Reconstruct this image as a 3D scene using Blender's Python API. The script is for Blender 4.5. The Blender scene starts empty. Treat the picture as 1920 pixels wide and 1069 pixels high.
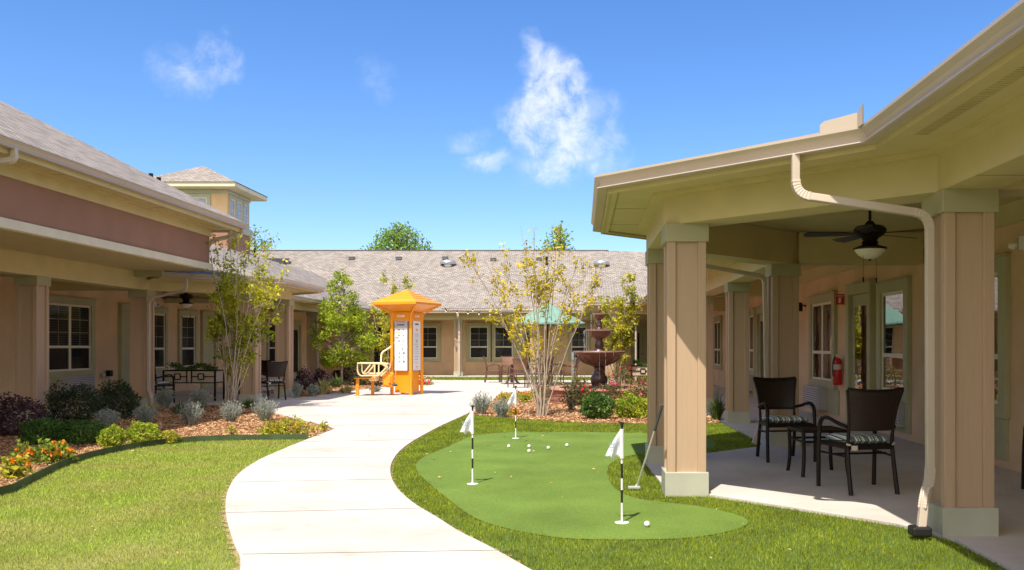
import bpy, bmesh, math, random
import numpy as np
from mathutils import Vector, Matrix

# ------------------------------------------------------------------ camera, sky, sun
scene = bpy.context.scene
COL = scene.collection
CAMH, FPX, PX, PY = 1.38, 1680.0, 1090.0, 649.0
cd = bpy.data.cameras.new('camera'); cam = bpy.data.objects.new('camera', cd); COL.objects.link(cam)
cam.location = (0, 0, CAMH); cam.rotation_euler = (math.radians(90), 0, 0)
cd.sensor_width = 36; cd.lens = FPX/1920*36
cd.shift_x = -(PX-960)/1920; cd.shift_y = (PY-534.5)/1920
cd.clip_start = .05; cd.clip_end = 2000
scene.camera = cam

SUN_EL, SUN_L, SUN_T = 61.0, -.358, -.934        # direction on the ground towards the sun (x, y)
world = bpy.data.worlds.new('World'); scene.world = world; world.use_nodes = True
wn, wl = world.node_tree.nodes, world.node_tree.links
wn.clear()
def N(t, **k):
    n = wn.new(t)
    for a, v in k.items(): setattr(n, a, v)
    return n
sky = N('ShaderNodeTexSky'); sky.sky_type = 'NISHITA'; sky.sun_disc = False
sky.sun_elevation = math.radians(SUN_EL); sky.sun_rotation = math.atan2(SUN_L, SUN_T)
sky.altitude = 100; sky.air_density = 1.0; sky.dust_density = .35; sky.ozone_density = 2.5
hs = N('ShaderNodeHueSaturation'); hs.inputs['Saturation'].default_value = 1.18; hs.inputs['Hue'].default_value = .504
gm = N('ShaderNodeGamma'); gm.inputs['Gamma'].default_value = 1.0
tint = N('ShaderNodeMixRGB'); tint.blend_type = 'MULTIPLY'; tint.inputs[0].default_value = 1; tint.inputs[2].default_value = (.74, .79, .89, 1)
wl.new(sky.outputs[0], tint.inputs[1]); wl.new(tint.outputs[0], gm.inputs[0]); wl.new(gm.outputs[0], hs.inputs['Color'])
tc = N('ShaderNodeTexCoord'); sep = N('ShaderNodeSeparateXYZ'); wl.new(tc.outputs['Generated'], sep.inputs[0])
def M(op, a, b=None, c=None):
    n = N('ShaderNodeMath', operation=op)
    for i, v in enumerate((a, b, c)):
        if v is None: continue
        if hasattr(v, 'is_linked') or isinstance(v, bpy.types.NodeSocket): wl.new(v, n.inputs[i])
        else: n.inputs[i].default_value = v
    return n.outputs[0]
yy = M('MAXIMUM', sep.outputs[1], .02)
u = M('DIVIDE', sep.outputs[0], yy); v = M('DIVIDE', sep.outputs[2], yy)
comb = N('ShaderNodeCombineXYZ'); wl.new(u, comb.inputs[0]); wl.new(v, comb.inputs[1])
warp = N('ShaderNodeTexNoise'); warp.inputs['Scale'].default_value = 14; warp.inputs['Detail'].default_value = 6; warp.inputs['Roughness'].default_value = .6
wl.new(comb.outputs[0], warp.inputs['Vector'])
ws = N('ShaderNodeSeparateXYZ'); wl.new(warp.outputs['Color'], ws.inputs[0])
uu = M('ADD', u, M('MULTIPLY', M('SUBTRACT', ws.outputs[0], .5), .08)); vv = M('ADD', v, M('MULTIPLY', M('SUBTRACT', ws.outputs[1], .5), .07))
# cloud puffs as (azimuth slope, elevation slope, radii, weight)
puffs = [(-.056, .322, .017, .026, .8), (-.036, .296, .030, .036, 1.15), (-.026, .262, .036, .042, 1.3), (-.052, .255, .032, .034, 1.15),
         (-.016, .228, .032, .036, 1.1), (.006, .214, .036, .026, .8), (.030, .238, .014, .040, .6), (-.036, .207, .036, .022, .65),
         (-.024, .196, .028, .024, .9), (-.104, .210, .030, .014, .8), (-.122, .234, .028, .011, .55), (.032, .214, .02, .022, .6), (.012, .258, .02, .022, .5),
         (-.412, .320, .022, .024, .72), (-.430, .300, .022, .022, .62), (-.395, .312, .018, .016, .6), (-.455, .312, .03, .022, .45), (-.440, .290, .02, .012, .4),
         (-.236, .306, .022, .018, .42), (-.224, .290, .014, .020, .36)]
tot = None
for (a, b, ra, rb, w) in puffs:
    du = M('DIVIDE', M('SUBTRACT', uu, a), ra*1.35); dv = M('DIVIDE', M('SUBTRACT', vv, b), rb*1.35)
    d = M('ADD', M('MULTIPLY', du, du), M('MULTIPLY', dv, dv))
    m = M('MULTIPLY', M('MAXIMUM', M('SUBTRACT', 1.0, d), 0.0), w)
    tot = m if tot is None else M('MAXIMUM', tot, m)
fb = N('ShaderNodeTexNoise'); fb.inputs['Scale'].default_value = 30; fb.inputs['Detail'].default_value = 10; fb.inputs['Roughness'].default_value = .66; fb.inputs['Distortion'].default_value = .5
wl.new(comb.outputs[0], fb.inputs['Vector'])
dens = M('MULTIPLY', tot, M('ADD', M('MULTIPLY', fb.outputs['Fac'], 2.3), -.50))
mr = N('ShaderNodeMapRange'); mr.interpolation_type = 'SMOOTHSTEP'
wl.new(dens, mr.inputs[0]); mr.inputs[1].default_value = .02; mr.inputs[2].default_value = 1.15; mr.inputs[4].default_value = .78
mx = N('ShaderNodeMixRGB'); wl.new(mr.outputs[0], mx.inputs[0]); wl.new(hs.outputs[0], mx.inputs[1])
mx.inputs[2].default_value = (4.6, 4.75, 5.4, 1)
# warm bright fill light added to the unseen sky behind the camera
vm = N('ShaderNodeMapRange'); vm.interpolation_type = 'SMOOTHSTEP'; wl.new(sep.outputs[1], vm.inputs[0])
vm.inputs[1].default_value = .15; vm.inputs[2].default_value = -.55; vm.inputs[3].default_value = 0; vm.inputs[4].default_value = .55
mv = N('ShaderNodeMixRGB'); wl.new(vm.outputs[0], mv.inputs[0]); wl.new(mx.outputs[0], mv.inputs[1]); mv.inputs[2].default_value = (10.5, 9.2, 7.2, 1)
bg = N('ShaderNodeBackground'); bg.inputs[1].default_value = .088
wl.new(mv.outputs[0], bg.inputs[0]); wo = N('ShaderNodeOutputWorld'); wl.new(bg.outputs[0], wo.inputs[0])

sd = bpy.data.lights.new('sun', 'SUN'); sd.energy = 2.5; sd.angle = math.radians(.5); sd.color = (1, .93, .83)
sun = bpy.data.objects.new('sun', sd); COL.objects.link(sun); sun.location = (-5, -12, 25)
ce = math.cos(math.radians(SUN_EL)); sdir = Vector((SUN_L*ce, SUN_T*ce, math.sin(math.radians(SUN_EL))))
sun.rotation_euler = sdir.to_track_quat('Z', 'Y').to_euler()
scene.view_settings.view_transform = 'Standard'; scene.view_settings.look = 'None'
scene.view_settings.exposure = 1.42; scene.view_settings.gamma = 1.0
scene.cycles.max_bounces = 12; scene.cycles.diffuse_bounces = 8; scene.cycles.transparent_max_bounces = 12

random.seed(7); rng = np.random.default_rng(7)
def G(px, py):                       # the ground point seen at a pixel of the photograph (flat ground)
    y = CAMH*FPX/(py-PY); return ((px-PX)*y/FPX, y)
def A(px, Y): return (px-PX)*Y/FPX   # the x of a point at depth Y

# ------------------------------------------------------------------ materials
MATS = {}
def mat(name, col, rough=.7, metal=0, bump=0, bscale=80, var=.12, vscale=3, spec=.5, kind=None, trans=0, detail=3, col2=None, isl=0, coord='Object', stretch=None):
    if name in MATS: return MATS[name]
    m = bpy.data.materials.new(name); m.use_nodes = True; MATS[name] = m
    nt = m.node_tree; n, l = nt.nodes, nt.links; p = n['Principled BSDF']; out = n['Material Output']
    p.inputs['Roughness'].default_value = rough; p.inputs['Metallic'].default_value = metal; p.inputs['Specular IOR Level'].default_value = spec
    c = (*col, 1); c2 = (*(col2 or tuple(max(0, x*(1-var)) for x in col)), 1); c3 = (*(tuple(min(1, x*(1+var)) for x in col)), 1)
    t = n.new('ShaderNodeTexCoord'); vec = t.outputs[coord]
    if stretch:
        mp = n.new('ShaderNodeMapping'); mp.inputs['Scale'].default_value = stretch; l.new(vec, mp.inputs[0]); vec = mp.outputs[0]
    nz = n.new('ShaderNodeTexNoise'); nz.inputs['Scale'].default_value = vscale; nz.inputs['Detail'].default_value = detail; l.new(vec, nz.inputs['Vector'])
    cr = n.new('ShaderNodeValToRGB'); l.new(nz.outputs['Fac'], cr.inputs[0])
    cr.color_ramp.elements[0].position = .32; cr.color_ramp.elements[0].color = c2
    cr.color_ramp.elements[1].position = .68; cr.color_ramp.elements[1].color = c3
    colo = cr.outputs[0]
    if isl:
        g = n.new('ShaderNodeNewGeometry'); h = n.new('ShaderNodeHueSaturation'); l.new(colo, h.inputs['Color'])
        mr = n.new('ShaderNodeMapRange'); l.new(g.outputs['Random Per Island'], mr.inputs[0]); mr.inputs[3].default_value = 1-isl; mr.inputs[4].default_value = 1+isl
        l.new(mr.outputs[0], h.inputs['Value'])
        mr2 = n.new('ShaderNodeMapRange'); l.new(g.outputs['Random Per Island'], mr2.inputs[0]); mr2.inputs[3].default_value = .515; mr2.inputs[4].default_value = .488
        l.new(mr2.outputs[0], h.inputs['Hue']); colo = h.outputs[0]
    l.new(colo, p.inputs['Base Color'])
    if bump:
        nb = n.new('ShaderNodeTexNoise'); nb.inputs['Scale'].default_value = bscale; nb.inputs['Detail'].default_value = 4; l.new(vec, nb.inputs['Vector'])
        b = n.new('ShaderNodeBump'); b.inputs['Strength'].default_value = bump; b.inputs['Distance'].default_value = .01
        l.new(nb.outputs['Fac'], b.inputs['Height']); l.new(b.outputs[0], p.inputs['Normal'])
    if trans:
        tr = n.new('ShaderNodeBsdfTranslucent'); l.new(colo, tr.inputs[0]); mxs = n.new('ShaderNodeMixShader'); mxs.inputs[0].default_value = trans
        l.new(p.outputs[0], mxs.inputs[1]); l.new(tr.outputs[0], mxs.inputs[2]); l.new(mxs.outputs[0], out.inputs[0])
    return m
def tex_mat(name, builder, rough=.7, spec=.5):
    m = bpy.data.materials.new(name); m.use_nodes = True; MATS[name] = m
    nt = m.node_tree; p = nt.nodes['Principled BSDF']; p.inputs['Roughness'].default_value = rough; p.inputs['Specular IOR Level'].default_value = spec
    builder(nt.nodes, nt.links, p); return m

cream = mat('cream_paint', (.57, .47, .225), .55, var=.05, bump=.06, bscale=60)
creamlt = mat('pale_cream_paint', (.66, .60, .44), .55, var=.05, bump=.05)
capm = mat('cap_paint', (.37, .34, .19), .6, var=.06, bump=.08)
sage = mat('sage_paint', (.41, .39, .22), .6, var=.06, bump=.08)
blocksage = mat('grey_sage_block', (.42, .42, .33), .65, var=.08, bump=.1)
stucco = mat('tan_stucco', (.70, .485, .285), .9, var=.11, vscale=1.2, bump=.5, bscale=140)
mauve = mat('mauve_stucco', (.31, .165, .11), .9, var=.08, vscale=1.5, bump=.5, bscale=120)
tan = mat('tan_boards', (.455, .315, .205), .6, var=.03, vscale=4, bump=.05, bscale=10, stretch=(12, 12, .7))
gutterm = mat('gutter_metal', (.50, .41, .32), .4, var=.05, vscale=1.2, bump=.03, spec=.5)
downm = mat('downspout_metal', (.52, .43, .34), .38, var=.05)
framem = mat('window_vinyl', (.74, .66, .50), .4, var=.03)
metal_grey = mat('vent_metal', (.55, .55, .55), .3, .7, var=.05)
black_pl = mat('black_plastic', (.012, .011, .010), .45, var=.2)
darkmetal = mat('dark_bronze_metal', (.012, .006, .004), .5, var=.2, spec=.25)
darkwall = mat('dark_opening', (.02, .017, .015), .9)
fanblade = mat('fan_blade_wood', (.035, .028, .024), .45, var=.2, stretch=(2, 20, 20))
whiteglass = mat('frosted_glass', (.80, .75, .62), .3, var=.03)
white = mat('white_plastic', (.8, .8, .8), .35, var=.02)
whitecloth = mat('white_cloth', (.82, .82, .86), .8, var=.04, vscale=20, trans=.25)
orange = mat('orange_powder_coat', (.85, .31, .015), .38, var=.04, spec=.5)
creamtube = mat('cream_tube', (.80, .62, .34), .4, var=.03)
redpaint = mat('red_paint', (.50, .012, .010), .3, var=.06)
redsign = mat('red_sign', (.60, .02, .02), .4, var=.03)
teal = mat('teal_canvas', (.24, .42, .34), .8, var=.06, trans=.3)
wetstone = mat('wet_cast_stone', (.09, .044, .034), .3, var=.3, vscale=9, bump=.25, bscale=50, spec=.6)
terracotta = mat('terracotta_cast_stone', (.19, .092, .064), .42, var=.25, vscale=9, bump=.25, bscale=50, spec=.55)
brickred = mat('red_brick_wall', (.36, .15, .095), .8, var=.22, vscale=9, bump=.4, bscale=60)
bark = mat('pale_bark', (.40, .325, .25), .8, var=.25, vscale=14, bump=.4, bscale=50, stretch=(6, 6, 1))
darkbark = mat('brown_bark', (.16, .11, .075), .85, var=.3, vscale=12, bump=.5)
brownsling = mat('brown_sling', (.20, .105, .065), .7, var=.15, vscale=30)
brownframe = mat('brown_chair_frame', (.13, .06, .04), .4, var=.1)
greymetal = mat('ac_grille_paint', (.42, .40, .38), .5, var=.04)
soil = mat('bed_soil', (.27, .145, .075), .95, var=.4, vscale=20, bump=.8, bscale=60)
edgem = mat('green_edging', (.045, .075, .025), .6, var=.5, vscale=2.5)
waterm = mat('falling_water', (.55, .6, .65), .1, var=.1, trans=.5)
balls = mat('golf_ball_white', (.85, .85, .85), .25, var=.02, bump=.3, bscale=300)
steel = mat('brushed_steel', (.72, .72, .72), .35, .6, var=.05)

def shingle(n, l, p):
    uv = n.new('ShaderNodeUVMap'); uv.uv_map = 'UVMap'
    br = n.new('ShaderNodeTexBrick'); l.new(uv.outputs[0], br.inputs['Vector']); br.offset = .5
    br.inputs['Scale'].default_value = 1; br.inputs['Brick Width'].default_value = .20; br.inputs['Row Height'].default_value = .13
    br.inputs['Mortar Size'].default_value = .011; br.inputs['Mortar Smooth'].default_value = .4; br.inputs['Bias'].default_value = 0
    br.inputs['Color1'].default_value = (.355, .315, .28, 1); br.inputs['Color2'].default_value = (.235, .206, .182, 1); br.inputs['Mortar'].default_value = (.09, .075, .065, 1)
    nz = n.new('ShaderNodeTexNoise'); nz.inputs['Scale'].default_value = 1.1; nz.inputs['Detail'].default_value = 5; l.new(uv.outputs[0], nz.inputs['Vector'])
    mp = n.new('ShaderNodeMapping'); mp.inputs['Scale'].default_value = (2.2, 7, 1); l.new(uv.outputs[0], mp.inputs[0])
    n2 = n.new('ShaderNodeTexNoise'); n2.inputs['Scale'].default_value = 1.6; n2.inputs['Detail'].default_value = 3; l.new(mp.outputs[0], n2.inputs['Vector'])
    ad = n.new('ShaderNodeMath'); ad.operation = 'ADD'; l.new(nz.outputs['Fac'], ad.inputs[0]); l.new(n2.outputs['Fac'], ad.inputs[1])
    h = n.new('ShaderNodeHueSaturation'); l.new(br.outputs['Color'], h.inputs['Color'])
    mr = n.new('ShaderNodeMapRange'); l.new(ad.outputs[0], mr.inputs[0]); mr.inputs[1].default_value = .6; mr.inputs[2].default_value = 1.4; mr.inputs[3].default_value = .86; mr.inputs[4].default_value = 1.14
    l.new(mr.outputs[0], h.inputs['Value']); l.new(h.outputs[0], p.inputs['Base Color'])
    b = n.new('ShaderNodeBump'); b.inputs['Strength'].default_value = .6; b.inputs['Distance'].default_value = .012
    l.new(br.outputs['Fac'], b.inputs['Height']); b.invert = True; l.new(b.outputs[0], p.inputs['Normal'])
shing = tex_mat('roof_shingles', shingle, .9, .2)

def conc(n, l, p):
    t = n.new('ShaderNodeTexCoord')
    a = n.new('ShaderNodeTexNoise'); a.inputs['Scale'].default_value = .7; a.inputs['Detail'].default_value = 7; a.inputs['Roughness'].default_value = .65; l.new(t.outputs['Object'], a.inputs['Vector'])
    cr = n.new('ShaderNodeValToRGB'); l.new(a.outputs['Fac'], cr.inputs[0])
    cr.color_ramp.elements[0].position = .28; cr.color_ramp.elements[0].color = (.52, .445, .365, 1)
    cr.color_ramp.elements[1].position = .62; cr.color_ramp.elements[1].color = (.655, .60, .535, 1)
    c = n.new('ShaderNodeTexNoise'); c.inputs['Scale'].default_value = 90; c.inputs['Detail'].default_value = 3; l.new(t.outputs['Object'], c.inputs['Vector'])
    mxx = n.new('ShaderNodeMixRGB'); mxx.blend_type = 'MULTIPLY'; mxx.inputs[0].default_value = .25; l.new(cr.outputs[0], mxx.inputs[1]); l.new(c.outputs['Color'], mxx.inputs[2])
    s1 = n.new('ShaderNodeTexNoise'); s1.inputs['Scale'].default_value = 2.3; s1.inputs['Detail'].default_value = 8; s1.inputs['Roughness'].default_value = .7; s1.inputs['Distortion'].default_value = .6; l.new(t.outputs['Object'], s1.inputs['Vector'])
    sr = n.new('ShaderNodeValToRGB'); l.new(s1.outputs['Fac'], sr.inputs[0]); sr.color_ramp.elements[0].position = .56; sr.color_ramp.elements[0].color = (1, 1, 1, 1); sr.color_ramp.elements[1].position = .78; sr.color_ramp.elements[1].color = (.72, .62, .50, 1)
    m3 = n.new('ShaderNodeMixRGB'); m3.blend_type = 'MULTIPLY'; m3.inputs[0].default_value = .8; l.new(mxx.outputs[0], m3.inputs[1]); l.new(sr.outputs[0], m3.inputs[2])
    hh = n.new('ShaderNodeHueSaturation'); hh.inputs['Saturation'].default_value = .85; l.new(m3.outputs[0], hh.inputs['Color'])
    l.new(hh.outputs[0], p.inputs['Base Color'])
    b = n.new('ShaderNodeBump'); b.inputs['Strength'].default_value = .25; b.inputs['Distance'].default_value = .004; l.new(c.outputs['Fac'], b.inputs['Height']); l.new(b.outputs[0], p.inputs['Normal'])
concrete = tex_mat('concrete', conc, .85, .3)
jointm = mat('joint_gap', (.20, .15, .11), .9)

def lawnm(n, l, p):
    t = n.new('ShaderNodeTexCoord')
    a = n.new('ShaderNodeTexNoise'); a.inputs['Scale'].default_value = 1.4; a.inputs['Detail'].default_value = 5; l.new(t.outputs['Object'], a.inputs['Vector'])
    cr = n.new('ShaderNodeValToRGB'); l.new(a.outputs['Fac'], cr.inputs[0])
    cr.color_ramp.elements[0].position = .3; cr.color_ramp.elements[0].color = (.14, .18, .03, 1)
    cr.color_ramp.elements[1].position = .7; cr.color_ramp.elements[1].color = (.28, .27, .09, 1)
    c = n.new('ShaderNodeTexNoise'); c.inputs['Scale'].default_value = 120; c.inputs['Detail'].default_value = 3; l.new(t.outputs['Object'], c.inputs['Vector'])
    h = n.new('ShaderNodeHueSaturation'); l.new(cr.outputs[0], h.inputs['Color'])
    mr = n.new('ShaderNodeMapRange'); l.new(c.outputs['Fac'], mr.inputs[0]); mr.inputs[1].default_value = .3; mr.inputs[2].default_value = .7; mr.inputs[3].default_value = .6; mr.inputs[4].default_value = 1.3
    l.new(mr.outputs[0], h.inputs['Value']); l.new(h.outputs[0], p.inputs['Base Color'])
lawn_m = tex_mat('lawn_ground', lawnm, .95, .1)
def greenm(n, l, p):
    t = n.new('ShaderNodeTexCoord')
    c = n.new('ShaderNodeTexNoise'); c.inputs['Scale'].default_value = 170; c.inputs['Detail'].default_value = 4; c.inputs['Roughness'].default_value = .75; l.new(t.outputs['Object'], c.inputs['Vector'])
    a = n.new('ShaderNodeTexNoise'); a.inputs['Scale'].default_value = 1.2; a.inputs['Detail'].default_value = 3; l.new(t.outputs['Object'], a.inputs['Vector'])
    cr = n.new('ShaderNodeValToRGB'); l.new(c.outputs['Fac'], cr.inputs[0])
    cr.color_ramp.elements[0].position = .36; cr.color_ramp.elements[0].color = (.07, .125, .020, 1)
    cr.color_ramp.elements[1].position = .66; cr.color_ramp.elements[1].color = (.20, .29, .052, 1)
    h = n.new('ShaderNodeHueSaturation'); l.new(cr.outputs[0], h.inputs['Color'])
    g2 = n.new('ShaderNodeTexNoise'); g2.inputs['Scale'].default_value = 42; g2.inputs['Detail'].default_value = 5; g2.inputs['Roughness'].default_value = .8; l.new(t.outputs['Object'], g2.inputs['Vector'])
    ad = n.new('ShaderNodeMath'); ad.operation = 'ADD'; l.new(a.outputs['Fac'], ad.inputs[0]); l.new(g2.outputs['Fac'], ad.inputs[1])
    mr = n.new('ShaderNodeMapRange'); l.new(ad.outputs[0], mr.inputs[0]); mr.inputs[1].default_value = .65; mr.inputs[2].default_value = 1.35; mr.inputs[3].default_value = .72; mr.inputs[4].default_value = 1.28; l.new(mr.outputs[0], h.inputs['Value'])
    l.new(h.outputs[0], p.inputs['Base Color'])
    b = n.new('ShaderNodeBump'); b.inputs['Strength'].default_value = .7; b.inputs['Distance'].default_value = .006; l.new(c.outputs['Fac'], b.inputs['Height']); l.new(b.outputs[0], p.inputs['Normal'])
green_m = tex_mat('putting_turf', greenm, .9, .15)
turf_m = mat('fringe_turf_base', (.07, .12, .015), .95, var=.3, vscale=60)
blade_turf = mat('turf_blade', (.26, .315, .02), .6, var=.25, vscale=2.0, isl=.5, trans=.35, spec=.3)
blade_lawn = mat('lawn_blade', (.29, .39, .045), .6, var=.3, vscale=1.3, isl=.45, trans=.35, spec=.25, col2=(.40, .40, .09))
def chipm(n, l, p):
    g = n.new('ShaderNodeNewGeometry'); cr = n.new('ShaderNodeValToRGB'); l.new(g.outputs['Random Per Island'], cr.inputs[0])
    e = cr.color_ramp.elements; e[0].position = 0; e[0].color = (.14, .065, .03, 1); e[1].position = 1; e[1].color = (.72, .52, .32, 1)
    for q, c in ((.3, (.34, .17, .075, 1)), (.6, (.52, .29, .14, 1)), (.85, (.62, .40, .21, 1))):
        x = e.new(q); x.color = c
    l.new(cr.outputs[0], p.inputs['Base Color'])
chip = tex_mat('bark_chips', chipm, .85, .2)

def wick(n, l, p):
    t = n.new('ShaderNodeTexCoord'); ck = n.new('ShaderNodeTexBrick'); uv = n.new('ShaderNodeUVMap'); uv.uv_map = 'UVMap'; l.new(uv.outputs[0], ck.inputs['Vector'])
    ck.inputs['Scale'].default_value = 1; ck.inputs['Brick Width'].default_value = .022; ck.inputs['Row Height'].default_value = .011; ck.inputs['Mortar Size'].default_value = .0022
    ck.inputs['Color1'].default_value = (.06, .025, .016, 1); ck.inputs['Color2'].default_value = (.035, .016, .010, 1); ck.inputs['Mortar'].default_value = (.006, .004, .003, 1)
    l.new(ck.outputs['Color'], p.inputs['Base Color'])
    b = n.new('ShaderNodeBump'); b.invert = True; b.inputs['Strength'].default_value = .8; b.inputs['Distance'].default_value = .004; l.new(ck.outputs['Fac'], b.inputs['Height']); l.new(b.outputs[0], p.inputs['Normal'])
wicker = tex_mat('dark_wicker', wick, .45, .5)
def strp(n, l, p):
    t = n.new('ShaderNodeTexCoord'); s = n.new('ShaderNodeSeparateXYZ'); l.new(t.outputs['Object'], s.inputs[0])
    mu = n.new('ShaderNodeMath'); mu.operation = 'MULTIPLY'; l.new(s.outputs[0], mu.inputs[0]); mu.inputs[1].default_value = 7.4
    fr = n.new('ShaderNodeMath'); fr.operation = 'FRACT'; l.new(mu.outputs[0], fr.inputs[0])
    cr = n.new('ShaderNodeValToRGB'); cr.color_ramp.interpolation = 'CONSTANT'; l.new(fr.outputs[0], cr.inputs[0])
    e = cr.color_ramp.elements; e[0].position = 0; e[0].color = (.95, .90, .80, 1); e[1].position = .9; e[1].color = (.22, .13, .09, 1)
    for q, c in ((.14, (.16, .38, .40, 1)), (.27, (.92, .87, .75, 1)), (.34, (.09, .05, .035, 1)), (.44, (.50, .68, .66, 1)), (.58, (.92, .86, .74, 1)), (.66, (.28, .17, .10, 1)), (.76, (.10, .30, .33, 1))):
        x = e.new(q); x.color = c
    l.new(cr.outputs[0], p.inputs['Base Color'])
stripes = tex_mat('striped_fabric', strp, .85, .2)
def blindm(n, l, p):
    t = n.new('ShaderNodeTexCoord'); s = n.new('ShaderNodeSeparateXYZ'); l.new(t.outputs['Object'], s.inputs[0])
    mu = n.new('ShaderNodeMath'); mu.operation = 'MULTIPLY'; l.new(s.outputs[2], mu.inputs[0]); mu.inputs[1].default_value = 18
    fr = n.new('ShaderNodeMath'); fr.operation = 'FRACT'; l.new(mu.outputs[0], fr.inputs[0])
    cr = n.new('ShaderNodeValToRGB'); l.new(fr.outputs[0], cr.inputs[0]); e = cr.color_ramp.elements
    e[0].position = 0; e[0].color = (.018, .017, .017, 1); e[1].position = .9; e[1].color = (.17, .16, .145, 1)
    x = e.new(.35); x.color = (.03, .028, .027, 1)
    l.new(cr.outputs[0], p.inputs['Base Color'])
blinds = tex_mat('window_blinds', blindm, .7, .3)
screenm = mat('window_screen', (.035, .032, .032), .6)
def glassb(n, l, p):
    out = [x for x in n if x.type == 'OUTPUT_MATERIAL'][0]
    tr = n.new('ShaderNodeBsdfTransparent'); tr.inputs[0].default_value = (.8, .8, .8, 1)
    gl = n.new('ShaderNodeBsdfGlossy'); gl.inputs['Roughness'].default_value = .015; gl.inputs['Color'].default_value = (.33, .33, .33, 1)
    lw = n.new('ShaderNodeFresnel'); lw.inputs[0].default_value = 1.45
    t = n.new('ShaderNodeTexCoord'); nz = n.new('ShaderNodeTexNoise'); nz.inputs['Scale'].default_value = 1.5; l.new(t.outputs['Object'], nz.inputs['Vector'])
    b = n.new('ShaderNodeBump'); b.inputs['Strength'].default_value = .25; b.inputs['Distance'].default_value = .01; l.new(nz.outputs['Fac'], b.inputs['Height']); l.new(b.outputs[0], gl.inputs['Normal'])
    mm = n.new('ShaderNodeMixShader'); l.new(lw.outputs[0], mm.inputs[0]); l.new(tr.outputs[0], mm.inputs[1]); l.new(gl.outputs[0], mm.inputs[2]); l.new(mm.outputs[0], out.inputs[0])
glass = tex_mat('window_glass', glassb)
def grill(n, l, p):
    t = n.new('ShaderNodeTexCoord'); s = n.new('ShaderNodeSeparateXYZ'); l.new(t.outputs['Object'], s.inputs[0])
    mu = n.new('ShaderNodeMath'); mu.operation = 'MULTIPLY'; l.new(s.outputs[2], mu.inputs[0]); mu.inputs[1].default_value = 24
    fr = n.new('ShaderNodeMath'); fr.operation = 'FRACT'; l.new(mu.outputs[0], fr.inputs[0])
    cr = n.new('ShaderNodeValToRGB'); l.new(fr.outputs[0], cr.inputs[0]); e = cr.color_ramp.elements
    e[0].position = .25; e[0].color = (.10, .10, .10, 1); e[1].position = .45; e[1].color = (.50, .47, .46, 1)
    l.new(cr.outputs[0], p.inputs['Base Color'])
grille = tex_mat('louvred_grille', grill, .5)

def leafm(name, c, c2, isl=.35, trans=.4, rough=.6, spec=.15, vs=2.5):
    return mat(name, c, rough, var=.2, vscale=vs, isl=isl, trans=trans, spec=spec, col2=c2)
L_green = leafm('bright_leaf', (.44, .50, .04), (.14, .22, .02))
L_tree = leafm('far_tree_leaf', (.26, .40, .07), (.13, .23, .04))
L_crape = leafm('crape_leaf', (.66, .52, .025), (.42, .36, .02))
L_crapeg = leafm('crape_green_leaf', (.52, .50, .03), (.10, .16, .015), vs=1.0)
L_shrub = leafm('dark_shrub_leaf', (.062, .09, .04), (.035, .05, .025), trans=.2)
L_hedge = leafm('hedge_leaf', (.09, .18, .03), (.045, .10, .02), trans=.25)
L_lime = leafm('lime_leaf', (.42, .48, .04), (.22, .31, .03), trans=.4)
L_burg = leafm('burgundy_leaf', (.10, .05, .06), (.05, .025, .035), trans=.2)
L_silver = leafm('silver_leaf', (.38, .40, .33), (.24, .27, .23), trans=.2, rough=.8)
L_grassg = leafm('strap_leaf', (.16, .21, .06), (.07, .11, .03), trans=.3)
L_straw = leafm('straw_leaf', (.52, .46, .20), (.36, .36, .12), trans=.3)
L_lant = leafm('lantana_leaf', (.30, .36, .05), (.16, .24, .03))
L_yel = leafm('yellow_green_leaf', (.55, .50, .05), (.30, .33, .04))
L_box = leafm('glossy_green_leaf', (.13, .24, .03), (.05, .11, .015), spec=.7, rough=.35)
F_or = mat('orange_petal', (.88, .27, .015), .6, var=.2, isl=.25, trans=.2)
F_red = mat('red_petal', (.75, .02, .06), .6, var=.2, isl=.25, trans=.2)
F_pink = mat('pink_petal', (.80, .10, .22), .6, var=.2, isl=.25, trans=.2)

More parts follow.
